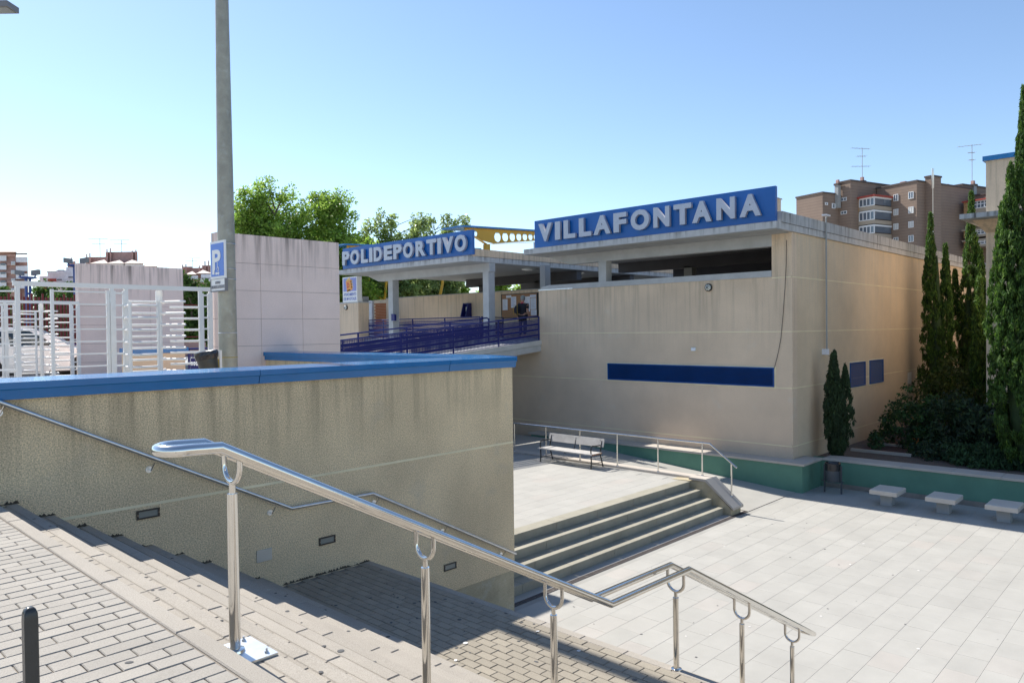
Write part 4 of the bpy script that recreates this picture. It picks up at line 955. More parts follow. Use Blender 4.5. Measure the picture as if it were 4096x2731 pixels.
lf.obox((3.5-0.98*cos(ang), 15.66+0.98*sin(ang), 4.55), (cos(ang), -sin(ang), 0), (sin(ang), cos(ang), 0), (0, 0, 1), 0.025, 0.025, 1.15)
lf.build('open_leaf', 'white_paint', g1)
gate(26.05, 7.58, 3.5, 'white tubular turnstile gate beside the farther pink wall, in front of the car', 5.84)

lp = thing('street_lamp', (5.63, 11.8, Z0), 'thick galvanised lamp column rising out of the picture behind the wall', 'street lamp')
MB().tube([(5.63, 11.8, Z0), (5.63, 11.8, 6.1), (5.63, 11.8, 10.0), (5.63, 11.8, 16.0)], [0.152, 0.138, 0.105, 0.075], 24).build('column', 'galvanised', lp, True)
MB().tube([(5.63, 11.8, 16.0), (5.9, 11.3, 16.6), (6.4, 10.5, 16.8)], 0.05, 10).build('arm', 'galvanised', lp, True)
MB().box(6.2, 6.8, 10.0, 10.6, 16.72, 16.88).build('lantern', 'galvanised', lp)
MB().box(5.41, 5.85, 11.58, 12.02, Z0, Z0+0.03).build('base_plate', 'galvanised', lp)
for z in (6.24, 5.83, 5.66, 4.78, 4.38): MB().tube([(5.63+0.146*cos(w), 11.8+0.146*sin(w), z) for w in np.linspace(0, 2*pi, 25)[:-1]], 0.006, 5, closed=True).build('band', 'strap_yellow' if z < 4.5 else 'steel_rough', lp)
sg = thing('parking_sign', (5.45, 11.73, 5.66), 'blue parking sign with a white P and wheelchair symbol on the lamp column', 'sign')
MB().box(5.445, 5.472, 11.47, 11.99, 5.66, 6.27).build('plate', 'sign_white', sg)
MB().box(5.440, 5.444, 11.505, 11.955, 5.70, 6.23).build('blue_face', 'sign_blue', sg)
put_text('print', 'P', 'sign_white', sg, 5.435, 11.90, 11.60, 5.80, 6.13, 0.003, 0.03)
MB().box(5.434, 5.438, 11.825, 11.90, 5.735, 5.80).build('print', 'sign_white', sg)
MB().prism([(5.436, 11.80, 5.745), (5.436, 11.765, 5.715), (5.436, 11.765, 5.73), (5.436, 11.685, 5.73), (5.436, 11.685, 5.715), (5.436, 11.65, 5.745), (5.436, 11.685, 5.775), (5.436, 11.685, 5.76), (5.436, 11.765, 5.76), (5.436, 11.765, 5.775)], (0.002, 0, 0)).build('print', 'sign_white', sg)
wc = MB().tube([(5.437, 11.70+0.032*cos(w), 5.815+0.032*sin(w)) for w in np.linspace(0, 2*pi, 17)[:-1]], 0.005, 5, closed=True)
wc.tube([(5.437, 11.715, 5.90), (5.437, 11.71, 5.845), (5.437, 11.685, 5.842), (5.437, 11.672, 5.80)], 0.006, 5); wc.lathe([(0.010, -0.001), (0.010, 0.001)], (5.437, 11.715, 5.915), 10, 'x'); wc.build('print', 'sign_white', sg)
ex = thing('plate_sign', (5.45, 11.73, 5.45), 'small white plate reading RESERVADO MINUSVALIDOS AUTORIZADOS under the parking sign', 'sign')
MB().box(5.447, 5.475, 11.485, 11.975, 5.47, 5.655).build('plate', 'sign_white', ex)
MB().box(5.440, 5.49, 11.467, 11.993, 5.452, 5.469).box(5.440, 5.49, 11.467, 11.993, 5.6555, 5.6595).box(5.440, 5.49, 11.467, 11.4845, 5.469, 5.655).box(5.440, 5.49, 11.9755, 11.993, 5.469, 5.655).build('rim', 'sign_grey', ex)
put_text('print', 'RESERVADO', 'print_grey', ex, 5.443, 11.82, 11.64, 5.575, 5.62, 0.003, 0.0)
put_text('print', 'MINUSVALIDOS AUTORIZADOS', 'print_grey', ex, 5.443, 11.96, 11.50, 5.50, 5.555, 0.003, 0.0)
lbx = thing('lined_litter_bin', (5.2, 11.6, 4.0), 'tilted dark green litter bin with a black bag hung beside the lamp column', 'litter bin')
bm_ = MB(); ax = Vector((0.18, -0.06, -1)).normalized(); c0 = Vector((5.175, 11.62, 4.47))
ring = []; u_ = ax.orthogonal().normalized(); w_ = ax.cross(u_)
pts = [(0.0, 0.165), (0.02, 0.17), (0.25, 0.145), (0.55, 0.115)]; v = []
for h, r in pts:
    for j in range(18): v.append(c0+ax*h+(u_*cos(2*pi*j/18)+w_*sin(2*pi*j/18))*r)
bm_.add(v, [(i*18+j, i*18+(j+1) % 18, (i+1)*18+(j+1) % 18, (i+1)*18+j) for i in range(3) for j in range(18)]+[tuple(54+j for j in range(18))]); bm_.build('tub', 'plastic_dark', lbx, True)
bg_ = MB(); v = []
for h, r in ((-0.012, 0.15), (-0.02, 0.178), (0.03, 0.184), (0.10, 0.172)):
    for j in range(18): v.append(c0+ax*h+(u_*cos(2*pi*j/18)+w_*sin(2*pi*j/18))*(r+random.uniform(-.006, .006)))
bg_.add(v, [(i*18+j, i*18+(j+1) % 18, (i+1)*18+(j+1) % 18, (i+1)*18+j) for i in range(3) for j in range(18)]); bg_.build('bag', 'bag_black', lbx)
MB().box(5.40, 5.44, 11.62, 11.70, 3.4, 4.50).build('bracket_post', 'white_paint', lbx); MB().box(5.36, 5.395, 11.63, 11.69, 3.9, 4.36).build('sticker', 'strap_yellow', lbx)

# low blue-topped wall and railing behind the gate
lw = thing('low_boundary_wall', (7.6, 20, Z0), 'low beige wall with blue coping seen through the turnstile', 'wall')
MB().box(6.9, 8.35, 20.0, 20.4, Z0, 4.28).build('wall_face', 'stucco', lw); MB().box(6.86, 8.42, 19.95, 20.45, 4.281, 4.42).build('coping', 'blue_coping', lw)
t = navy_rail('navy perforated railing behind the tilted litter bin', [(8.45, 20.0, 3.42), (10.0, 20.0, 3.42)], height=0.95, end_drop=False)
dp = thing('street_lamp', (3.2, 13.6, Z0), 'lamp head poking into the top left corner of the sky', 'street lamp')
A_ = atd(-30, 30, 14); px_ = A_+Vector((-1.6, 1.0, 0))
MB().tube([(px_.x, px_.y, Z0), (px_.x, px_.y, A_.z+0.1), tuple(A_+Vector((-.3, .2, .06)))], 0.06, 10).build('column', 'galvanised', dp, True)
q = atd(45, 45, 14); d = (q-A_); d.z = 0; d = d.normalized()
hb = MB().obox(A_+d*0.05, d, d.cross(Vector((0, 0, 1))), (0, 0, 1), 0.34, 0.17, 0.055); hb.build('lamp_head', 'sign_grey', dp)
MB().obox(A_+d*0.12-Vector((0, 0, 0.058)), d, d.cross(Vector((0, 0, 1))), (0, 0, 1), 0.24, 0.13, 0.006).build('lamp_lens', 'dim_glass', dp)

# ================================================================== CARS
def car(x_front, y, m, label, L=4.3, flip=1):
    t = thing('parked_car', (x_front-L/2, y, Z0), label, 'car', 'cars parked behind the gates')
    x = lambda u: x_front-L+u*L; z = lambda h: Z0+h*(1.14 if h > 0.5 else 1.0); w = 0.86
    low = [(0.0, .42), (0.0, .80), (.03, .92), (.16, .96), (.62, .94), (.86, .86), (.97, .72), (1.0, .58), (1.0, .35), (.95, .24), (.9, .22), (.04, .24)]
    def strip(pr, m_, nm, half, taper=None):
        mb = MB(); n = len(pr); v = []
        for yy, k in ((y-half, 0.0), (y-half*0.93, 1.0), (y+half*0.93, 1.0), (y+half, 0.0)):
            cx, cz = sum(p[0] for p in pr)/n, sum(p[1] for p in pr)/n
            for u, h in pr:
                s = 1 if k else 0.965
                v.append((x(cx+(u-cx)*s), yy, z(cz+(h-cz)*s)))
        f = [tuple(range(n))[::-1], tuple(range(3*n, 4*n))]
        for a in range(3):
            for i in range(n): f.append((a*n+i, a*n+(i+1) % n, (a+1)*n+(i+1) % n, (a+1)*n+i))
        mb.add(v, f); return mb.build(nm, m_, t, True)
    strip(low, m, 'body', w)
    top = [(.03, .93), (.07, 1.30), (.13, 1.47), (.30, 1.52), (.48, 1.48), (.66, 1.12), (.72, .93)]
    mb = MB(); n = len(top); v = []
    for s in (-1, 1):
        for u, h in top: v.append((x(u), y+s*(w-0.02-(h-.93)*0.30), z(h)))
    mb.add(v, [tuple(range(n))[::-1], tuple(range(n, 2*n))]+[(i, (i+1) % n, n+(i+1) % n, n+i) for i in range(n)]); mb.build('cabin', m, t, True)
    for s in (-1, 1):
        for k, poly in enumerate(([(.11, .97), (.13, 1.28), (.16, 1.38), (.30, 1.42), (.31, .97)], [(.33, .97), (.32, 1.42), (.46, 1.39), (.56, 1.16), (.60, .97)])):
            def sp(u, h, e=0.006): return (x(u), y+s*(w-0.02-(h-.93)*0.30+e), z(h))
            MB().prism([sp(*p) for p in poly], (0, s*0.004, 0)).build('side_window', 'car_glass', t)
        for u in (.195, .80):
            cx = x(u); wh = MB().lathe([(0.30, -0.10), (0.315, -0.08), (0.315, 0.08), (0.30, 0.10)], (cx, y+s*(w-0.06), Z0+0.315), 24, 'y').build('wheel', 'rubber', t, True)
            MB().lathe([(0.205, -0.02), (0.19, 0.02), (0.06, 0.03)], (cx, y+s*(w+0.045) if s > 0 else y+s*(w+0.045), Z0+0.315), 20, 'y').build('rim', 'steel_rough', wh, True)
            MB().lathe([(0.385, -0.004), (0.385, 0.004)], (cx, y+s*(w+0.002), Z0+0.37), 26, 'y').build('wheel_arch', 'rubber', t)
            hub = MB()
            for q in range(6): hub.lathe([(0.035, 0), (0.03, 0.004)], (cx+0.115*cos(q*pi/3), y+s*(w+0.08), Z0+0.315+0.115*sin(q*pi/3)), 8, 'y')
            hub.build('rim_hole', 'rubber', wh)
        MB().obox((x(.985), y+s*0.62, z(.62)), (1, 0, 0), (0, 1, 0), (0, 0, 1), .03, .17, .07).build('headlight', 'lamp_glass', t)
        MB().obox((x(.60), y+s*(w+0.09), z(1.0)), (1, 0, 0), (0, 1, 0), (0, 0, 1), .06, .09, .07).build('wing_mirror', m, t)
        MB().obox((x(.72), y+s*(w+0.003), z(.72)), (1, 0, 0), (0, 1, 0), (0, 0, 1), .05, .006, .018).build('side_marker', 'logo_orange', t)
        for u in (.315, .615): MB().obox((x(u), y+s*(w+0.001), z(.62)), (1, 0, 0), (0, 1, 0), (0, 0, 1), .005, .002, .32).build('door_gap', 'rubber', t)
    MB().prism([(x(.50), y-.62, z(1.455)), (x(.50), y+.62, z(1.455)), (x(.665), y+.72, z(1.105)), (x(.665), y-.72, z(1.105))], (0.012, 0, 0.012)).build('windscreen', 'car_glass', t)
    MB().box(x(.05), x(.95), y-w-0.002, y-w+0.02, z(.20), z(.26)).build('sill', 'rubber', t)
car(9.1, 28.9, 'car_white', 'white estate car parked behind the farther turnstile gate', 4.4)
car(10.2, 32.6, 'car_silver', 'pale silver car parked behind the white estate car', 4.3)

# red picket fence
rf_ = thing('picket_fence', (6, 36, Z0), 'dark red metal picket fence behind the cars', 'fence')
MB().box(-14, 16, 35.9, 36.1, Z0, 4.35).build('base_wall', 'far_brick', rf_)
for z in (4.6, 6.15): MB().box(-14, 16, 36.08, 36.12, z, z+0.05).build('rail', 'red_fence', rf_)
for i in range(200):
    x = -12+i*0.135
    if 3.5 < x < 14: MB().box(x, x+0.085, 36.03, 36.07, 4.4, 6.4 if i % 3 else 6.55).build('picket', 'red_fence', rf_)
pk = MB()
for i in range(200):
    x = -12+i*0.135
    if not 3.5 < x < 14: pk.box(x, x+0.085, 36.03, 36.07, 4.4, 6.4)
pk.build('pickets', 'red_fence', rf_)['kind'] = 'stuff'
# floodlight masts
for px, pt, lab in ((111, 1110, 'blue lattice floodlight mast at the far left'), (305, 1062, 'blue lattice floodlight mast beside the farther pink wall')):
    t_ = 55; B_ = atd(px, pt, t_); m_ = thing('floodlight_mast', (B_.x, B_.y, Z0), lab, 'floodlight', 'blue floodlight masts')
    la = MB()
    for sx, sy in ((-.13, -.13), (.13, -.13), (.13, .13), (-.13, .13)): la.box(B_.x+sx-.05, B_.x+sx+.05, B_.y+sy-.05, B_.y+sy+.05, Z0, B_.z-0.1)
    for k in range(int((B_.z-Z0)/0.9)): la.box(B_.x-.16, B_.x+.16, B_.y-.16, B_.y+.16, Z0+k*0.9, Z0+k*0.9+0.14)
    la.build('lattice', 'mast_blue', m_); MB().lathe([(0.35, 0), (0.6, 0.08), (0.6, 0.14)], (B_.x, B_.y, B_.z-0.1), 14).build('platform', 'mast_blue', m_)
    for s in (-1, 1): 
        lo = MB().obox((B_.x+s*0.42, B_.y-s*0.42, B_.z+0.36), (0.72, -0.69, 0.15*s), (0.69, 0.72, 0), (0, 0, 1), 0.26, 0.16, 0.18); lo.build('floodlight', 'sign_grey', m_)
        MB().tube([(B_.x+s*0.35, B_.y-s*0.35, B_.z), (B_.x+s*0.42, B_.y-s*0.42, B_.z+0.2)], 0.05, 6).build('lamp_bracket', 'mast_blue', m_)

# ================================================================== RIGHT-HAND BUILDING
rb = thing('neighbour_building', (27.9, 4, 0), 'grey rendered building with blue coping and thin canopy, behind the tall cypress', 'building')
MB().box(27.9, 46, -30, 5.34, -0.2, 10.02).build('wall', 'stucco', rb)
MB().box(27.82, 46.1, -30, 5.42, 10.021, 10.17).build('coping', 'blue_coping', rb)
for z in (6.22, 4.6): MB().box(27.896, 27.92, -30, 5.341, z-0.014, z+0.014).build('joint_strip', 'stucco_joint', rb)
MB().box(26.75, 27.898, -30, 5.84, 8.10, 8.25).build('canopy', 'concrete', rb)
MB().box(27.9, 46, 5.342, 5.84, 8.10, 8.25).build('canopy', 'concrete', rb)
MB().prism([(27.2, 5.6, 8.099), (27.898, 5.6, 8.099), (27.898, 5.345, 7.72)], (0, -35, 0)).build('canopy_beam', 'stucco', rb)
MB().box(26.78, 27.88, -30, 5.8, 8.08, 8.0995).build('soffit', 'concrete_inner', rb)

# ================================================================== FAR BUILDINGS
def zat(px, py, x): return atx(px, py, x).z
U = lambda u, v: (3150+u/2.767, 600+v/2.767)
AROT = radians(-17.5); RZ = Matrix.Rotation(AROT, 3, 'Z'); RI = RZ.inverted()
_atx, _aty = atx, aty
def atx(px, py, x): d = RI @ ray(px, py); return CAM + d*((x-CAM.x)/d.x)      # in the block's own turned frame
def aty(px, py, y): d = RI @ ray(px, py); return CAM + d*((y-CAM.y)/d.y)
AP = thing('apartment_block', (150, 45, 0), 'brown brick apartment block with glazed balconies behind the hall roof', 'building')
X3 = 150.0
def quad_top(u, v, x): return atx(*U(u, v), x)
def block(name, x0, x1, ya_, yb_, zt, m='apartment_brick', cap=True):
    o = MB().box(x0, x1, min(ya_, yb_), max(ya_, yb_), -0.2, zt).build(name, m, AP)
    if cap: MB().box(x0-0.15, x1+0.15, min(ya_, yb_)-0.15, max(ya_, yb_)+0.15, zt, zt+0.35).build('roof_edge', 'apartment_cap', o)
    return o
y2 = quad_top(978, 378, X3).y; x2 = y2/ (atx(*U(697, 345), 1).y)
y1 = atx(*U(565, 500), x2).y; x1 = y1/(atx(*U(388, 480), 1).y)
block('wall', x1, x1+14, y1, atx(*U(97, 537), x1).y, atx(*U(388, 480), x1).z)
block('wall', x2, x2+18, y2, atx(*U(565, 372), x2).y, atx(*U(697, 345), x2).z)
y3 = atx(*U(1430, 350), X3).y; z3_ = atx(*U(1430, 350), X3).z
block('wall', X3, X3+20, y3, y2-0.2, z3_)
yS = y3
xk = yS/atx(*U(1522, 290), 1).y; xk2 = yS/atx(*U(1617, 290), 1).y
block('stair_tower', xk, xk2, yS-1.6, yS-0.01, aty(*U(1570, 290), yS-1.6).z)
fl = aty(*U(1607, 205), yS-2.1); MB().tube([(fl.x, fl.y, 15), (fl.x, fl.y, fl.z-4.2), (fl.x, fl.y, fl.z-4.0), (fl.x, fl.y, fl.z)], [0.1, 0.1, 0.24, 0.24], 10).build('flue', 'steel_rough', AP, True)
# second wing to the right
X4 = 172.0
y5 = atx(*U(1785, 535), X4).y; y6 = atx(*U(1655, 525), X4).y
block('wall', X4-2, X4+16, y5, y6+6, atx(*U(1720, 528), X4).z)
xt = X4-4; block('wall', xt, xt+14, atx(*U(1935, 390), xt).y, atx(*U(1790, 405), xt).y, atx(*U(1935, 390), xt).z)
X5 = 170.0; block('wall', X5, X5+16, atx(*U(2500, 500), X5).y, atx(*U(1935, 500), X5).y-0.2, atx(*U(2150, 500), X5).z)
def win(u0, v0, u1, v1, x, blind=False, wide=False):
    a, b = atx(*U(u0, v0), x), atx(*U(u1, v1), x); yl, yr = a.y, b.y; zt = (a.z+atx(*U(u1, v0), x).z)/2; zb = (b.z+atx(*U(u0, v1), x).z)/2
    f = 0.11; m = MB().box(x-0.12, x+0.02, yr, yl, zt-f, zt).box(x-0.12, x+0.02, yr, yl, zb, zb+f).box(x-0.12, x+0.02, yl-f, yl, zb+f, zt-f).box(x-0.12, x+0.02, yr, yr+f, zb+f, zt-f)
    ym_ = (yl+yr)/2; m.box(x-0.12, x+0.02, ym_-f/2, ym_+f/2, zb+f, zt-f)
    o = m.build('window', 'window_frame', AP); MB().box(x-0.05, x+0.02, yr+f, yl-f, zb+f, zt-f).build('pane', 'window_pane', o)
    if blind: MB().box(x-0.09, x-0.055, yr+f, yl-f, zb+f+(zt-zb)*random.choice((0, 0.0, .3)), zt-f).build('blind', 'window_blind', o)
for (u0, u1), rows in (((1045, 1097), ((517, 590), (675, 745), (833, 900))), ((1175, 1228), ((492, 566), (655, 724), (815, 882), (968, 1040))), ((1340, 1397), ((463, 540), (630, 702), (790, 860), (945, 1018)))):
    for i, (v0, v1) in enumerate(rows): win(u0, v0, u1, v1, X3-0.02, blind=(i in (1, 2) or u0 < 1100))
for u0, u1, v0, v1 in ((592, 656, 528, 566), (592, 658, 675, 712)): win(u0, v0, u1, v1, x2-0.02)
# windows on the -Y faces
def winy(u0, v0, u1, v1, y, blind=True):
    a, b = aty(*U(u0, v0), y), aty(*U(u1, v1), y); f = 0.12
    m = MB().box(a.x, b.x, y-0.14, y+0.02, a.z-f, a.z).box(a.x, b.x, y-0.14, y+0.02, b.z, b.z+f).box(a.x, a.x+f*2, y-0.14, y+0.02, b.z+f, a.z-f).box(b.x-f*2, b.x, y-0.14, y+0.02, b.z+f, a.z-f)
    o = m.build('window', 'window_frame', AP); MB().box(a.x+f*2, b.x-f*2, y-0.06, y+0.02, b.z+f, a.z-f).build('pane', 'window_blind' if blind else 'window_pane', o)
for u0, v0, u1, v1 in ((413, 580, 443, 612), (490, 590, 525, 650)): winy(u0, v0, u1, v1, y1-0.02, False)
for u0, v0, u1, v1 in ((1718, 625, 1750, 690), (1718, 768, 1748, 832), (1718, 910, 1748, 972), (1725, 1055, 1750, 1105), (1660, 618, 1676, 648), (1660, 762, 1674, 790)): winy(u0, v0, u1, v1, y5-0.02)
# glazed balcony stack
xb = X3-6.0
yba, ybb = atx(*U(795, 600), xb).y, atx(*U(958, 600), xb).y
for (vt, vb, wt, wb, k) in ((512, 655, 545, 612, 0), (660, 812, 690, 770, 1), (822, 985, 850, 920, 2)):
    zt, zg1, zg0, zb = (atx(*U(960, v), xb).z for v in (vt, vt+8, wb, vb))
    yl = atx(*U(715, 600), xb).y
    o = MB().box(xb, X3-0.05, ybb, yba, zb, zg0).build('balcony', 'balcony_panel', AP)
    MB().box(xb+0.3, X3-0.06, ybb+0.3, yba-0.01, zg0, zg1-0.1).build('balcony_interior', 'apartment_cap', o)
    MB().box(xb, X3-0.06, yba+0.01, yl, zb, zt).build('balcony_side', 'balcony_wood' if k == 0 else 'balcony_panel', o)
    fr = MB().box(xb-0.05, X3, ybb-0.05, yba, zg1-0.2, zt); n = 4
    for i in range(n+1): fr.box(xb-0.04, xb+0.1, ybb+(yba-ybb)*i/n-0.09, ybb+(yba-ybb)*i/n+0.09, zg0, zg1-0.2)
    fr.box(xb-0.04, xb+0.1, ybb, yba, zg0, zg0+0.2); fr.build('window', 'window_frame', o)
    MB().box(xb+0.02, xb+0.06, ybb+0.1, yba-0.05, zg0+0.2, zg1-0.2).build('pane', 'window_pane', o)
    MB().box(xb+0.2, X3-0.2, ybb+0.02, ybb+0.05, zg0+0.2, zg1-0.2).build('pane', 'window_pane', o)
    if k == 0: MB().box(xb-0.5, X3, ybb-0.4, yl+0.2, zt+0.002, zt+0.35).build('balcony_roof', 'roof_red', o)
for uu, vv in ((1018, 572), (1030, 765)):
    c_ = atx(*U(uu, vv), X3-0.9); ac = MB().box(c_.x, c_.x+0.8, c_.y-1.1, c_.y+1.1, c_.z-0.75, c_.z+0.75).build('air_conditioner', 'window_frame', AP)
    MB().lathe([(0.5, 0.0), (0.5, -0.04)], (c_.x-0.005, c_.y+0.2, c_.z), 14, 'x').build('fan_grille', 'window_blind', ac)
# right wing balcony
xb = X5-5.0; ya_, yb_ = atx(*U(2060, 600), xb).y, atx(*U(2300, 600), xb).y
for vt, vb, wt, wb in ((560, 690, 575, 645), (880, 960, 885, 935), (1000, 1070, 1005, 1045)):
    zt, zg0, zb = atx(*U(2120, vt), xb).z, atx(*U(2120, wb), xb).z, atx(*U(2120, vb), xb).z; yl = atx(*U(1950, 600), xb).y
    o = MB().box(xb, X5-0.05, yb_, ya_, zb, zg0).build('balcony', 'balcony_panel', AP); MB().box(xb+0.3, X5-0.06, yb_+0.3, ya_-0.01, zg0, zt-0.1).build('balcony_interior', 'apartment_cap', o)
    MB().box(xb, X5-0.06, ya_+0.01, yl, zb, zt).build('balcony_side', 'balcony_wood', o)
    fr = MB(); n = 6
    for i in range(n+1): fr.box(xb-0.04, xb+0.1, yb_+(ya_-yb_)*i/n-0.08, yb_+(ya_-yb_)*i/n+0.08, zg0, zt)
    for q in (zg0, (zg0+zt)/2, zt-0.2): fr.box(xb-0.035, xb+0.1, yb_, ya_, q, q+0.16)
    fr.build('window', 'window_frame', o); MB().box(xb+0.02, xb+0.06, yb_, ya_, zg0, zt).build('pane', 'window_pane', o)
    MB().box(xb-0.4, X5, yb_, yl+0.2, zt+0.002, zt+0.3).build('balcony_roof', 'roof_red' if vt == 560 else 'balcony_panel', o)
# chimneys and antennas
def chimney(u, v0, v1, x, w=1.5):
    w = x/150*0.95; p = atx(*U(u, v0), x); q = atx(*U(u, v1), x); o = MB().box(x, x+w, p.y-w/2, p.y+w/2, q.z-3, p.z-1.2).build('chimney', 'concrete_inner', AP)
    MB().box(x-0.15, x+w+0.15, p.y-w/2-0.15, p.y+w/2+0.15, p.z-1.199, p.z-0.8).build('chimney_cap', 'apartment_cap', o); MB().box(x+0.2, x+w-0.2, p.y-0.3, p.y+0.3, p.z-0.799, p.z).build('chimney_pot', 'far_brick', o)
chimney(540, 330, 490, x1+4, 1.6); chimney(811, 300, 465, x2+8, 1.7); chimney(1752, 378, 530, X4-6, 1.6); chimney(2037, 340, 480, xt+4, 1.7)
for u, v in ((1185, 378), (1272, 350)):
    p = atx(*U(u, v), X3+4); MB().box(p.x, p.x+1, p.y-.6, p.y+.6, p.z-2, p.z).build('chimney', 'far_brick', AP)
def antenna(p, h, label, arms):
    t = thing('tv_antenna', p, label, 'antenna', 'television antennas on far roofs')
    MB().tube([p, p+Vector((0, 0, h))], 0.07, 5).build('mast', 'concrete_inner', t)
    for fz, L, a in arms: 
        d = Vector((sin(YAW+a), -cos(YAW+a), 0)); c = p+Vector((0, 0, h*fz)); am = MB().tube([c-d*L*0.6, c+d*L*0.4], 0.05, 5)
        for k in range(5): e = c-d*L*0.6+d*L*k/4; am.tube([e+Vector((-.4, -.4, 0)), e+Vector((.4, .4, 0))], 0.03, 4)
        am.build('boom', 'concrete_inner', t)
p = atx(*U(828, 300), x2+8.8); top = atx(*U(818, -20), x2+8.8); antenna(RZ @ Vector((p.x, p.y, p.z-1)), top.z-p.z+1, 'television antenna on the left chimney of the brown apartments', ((0.98, 4.5, .2), (.75, 2, 0), (.45, 4, 0)))
p = atx(*U(2043, 340), xt+4.8); top = atx(*U(2048, -60), xt+4.8); antenna(RZ @ Vector((p.x, p.y, p.z-1)), top.z-p.z+1, 'television antenna on the right chimney of the brown apartments', ((0.98, 4.5, -.5), (.8, 1.5, 0), (.62, 1.2, 0)))

AP.location = RZ @ Vector((150, 45, 0)); AP.rotation_euler = (0, 0, AROT); atx, aty = _atx, _aty
# far left buildings
Q = lambda u, v: (u/2.613, 950+v/2.613)
def far_block(t, u0, u1, v, d, depth=14, m='far_white', name='wall', base=None, v1=None):
    a, b = atd(*Q(u0, v), d), atd(*Q(u1, v), d); n = Vector((a.x+b.x, a.y+b.y, 0)).normalized()*depth
    zb = 0 if v1 is None else atd(*Q(u0, v1), d).z
    return MB().prism([(a.x, a.y, zb), (b.x, b.y, zb), (b.x+n.x, b.y+n.y, zb), (a.x+n.x, a.y+n.y, zb)], (0, 0, a.z-zb)).build(name, m, t)
def far_panel(t, u0, u1, v0, v1, d, m, name):
    a, b, c = atd(*Q(u0, v0), d-0.6), atd(*Q(u1, v0), d-0.6), atd(*Q(u0, v1), d-0.6); n = Vector((a.x+b.x, a.y+b.y, 0)).normalized()*0.9
    return MB().prism([(a.x, a.y, c.z), (b.x, b.y, c.z), (b.x+n.x, b.y+n.y, c.z), (a.x+n.x, a.y+n.y, c.z)], (0, 0, a.z-c.z)).build(name, m, t)
def far_roof(t, u0, u1, ut, v0, v1, d, m='far_roof'):
    a, b, c = atd(*Q(u0, v0), d-1.5), atd(*Q(u1, v0), d-1.5), atd(*Q(ut, v1), d+4); n = Vector((a.x+b.x, a.y+b.y, 0)).normalized()*14
    MB().add([a, b, b+n, a+n, c], [(0, 1, 4), (1, 2, 4), (2, 3, 4), (3, 0, 4), (0, 3, 2, 1)]).build('roof', m, t)
t = thing('left_apartment_tower', atd(*Q(60, 600), 150), 'white and brick apartment tower at the left edge with a pitched roof', 'building')
far_block(t, -120, 165, 150, 150, m='far_brick'); far_roof(t, -140, 175, 40, 150, 100, 150)
far_block(t, 160, 288, 205, 152, 10, 'far_brick')
for v in (205, 297, 380, 480): far_panel(t, 165, 287, v, v+52, 150.5, 'far_white', 'balcony'); far_panel(t, -60, 66, v-15, v+40, 150, 'far_white', 'balcony'); far_panel(t, 70, 160, v-30, v-4, 150.2, 'far_brick', 'spandrel')
for v in (250, 342, 430, 530): 
    o = far_panel(t, 115, 158, v, v+38, 149.8, 'window_frame', 'window'); far_panel(o, 120, 153, v+6, v+32, 149.5, 'window_blind', 'blind')
    o = far_panel(t, 4, 56, v+20, v+40, 149.8, 'window_pane', 'window')
far_panel(t, 160, 286, 165, 175, 150, 'apartment_cap', 'terrace_roof')
t = thing('stepped_apartments', atd(*Q(600, 600), 170), 'stepped white apartments with red bands left of the farther pink wall', 'building')
for u0, u1, v in ((410, 500, 405), (495, 592, 362), (588, 700, 345), (690, 830, 312)): far_block(t, u0, u1, v, 170, 12)
for u0, u1, v in ((498, 590, 430), (420, 500, 520), (600, 700, 575), (700, 790, 540)): far_panel(t, u0, u1, v, v+26, 169, 'roof_red', 'red_band')
for u0, u1, v in ((592, 650, 432), (710, 780, 405), (500, 590, 480), (610, 700, 490)):
    o = far_panel(t, u0, u1, v, v+18, 168.6, 'window_frame', 'window'); far_panel(o, u0+4, u1-4, v+3, v+15, 168.3, 'window_pane', 'pane')
far_panel(t, 488, 592, 352, 358, 169, 'apartment_cap', 'terrace_roof'); far_panel(t, 600, 672, 338, 344, 169, 'apartment_cap', 'terrace_roof')
t = thing('brick_crest_block', atd(*Q(1100, 400), 200), 'dark brick apartment crest with paired chimneys above the farther pink wall', 'building')
far_block(t, 893, 1110, 205, 200, 10, 'far_brick'); far_block(t, 1103, 1437, 152, 199, 10, 'far_brick'); far_block(t, 705, 790, 250, 202, 8, 'far_brick')
for u, v in ((906, 172), (939, 163), (1118, 120), (1153, 110), (1383, 138), (1420, 128), (747, 210)): far_block(t, u-7, u+7, v, 198, 1.5, 'far_brick', 'chimney')
for u0, u1, ut, v0, v1 in ((940, 1130, 1090, 268, 230), (1110, 1300, 1250, 268, 236), (1295, 1500, 1380, 268, 232), (1495, 1645, 1530, 300, 258)): far_block(t, u0+8, u1-8, v0, 193, 8, 'far_white'); far_roof(t, u0, u1, ut, v0, v1, 193)
t2 = thing('brick_crest_block', atd(*Q(2050, 400), 200), 'dark brick apartment crest with chimneys just left of the parking sign', 'building')
far_block(t2, 1905, 2010, 305, 200, 10, 'far_brick'); far_block(t2, 2000, 2120, 318, 200, 10, 'far_brick'); far_block(t2, 2110, 2260, 292, 199, 10, 'far_brick')
for u, v in ((1908, 284), (1943, 279), (2083, 294), (2120, 290), (2142, 246), (2180, 242)): far_block(t2, u-7, u+7, v, 198, 1.5, 'far_brick', 'chimney')
for u0, u1, ut, v0, v1 in ((1930, 2060, 2010, 385, 352), (2050, 2220, 2120, 375, 338)): far_block(t2, u0+6, u1-6, v0, 190, 8, 'far_brick'); far_roof(t2, u0, u1, ut, v0, v1, 190)
for u0, u1, v in ((1950, 2070, 400), (2100, 2230, 385), (2090, 2230, 430)): far_panel(t2, u0, u1, v, v+38, 189, 'far_white', 'balcony')
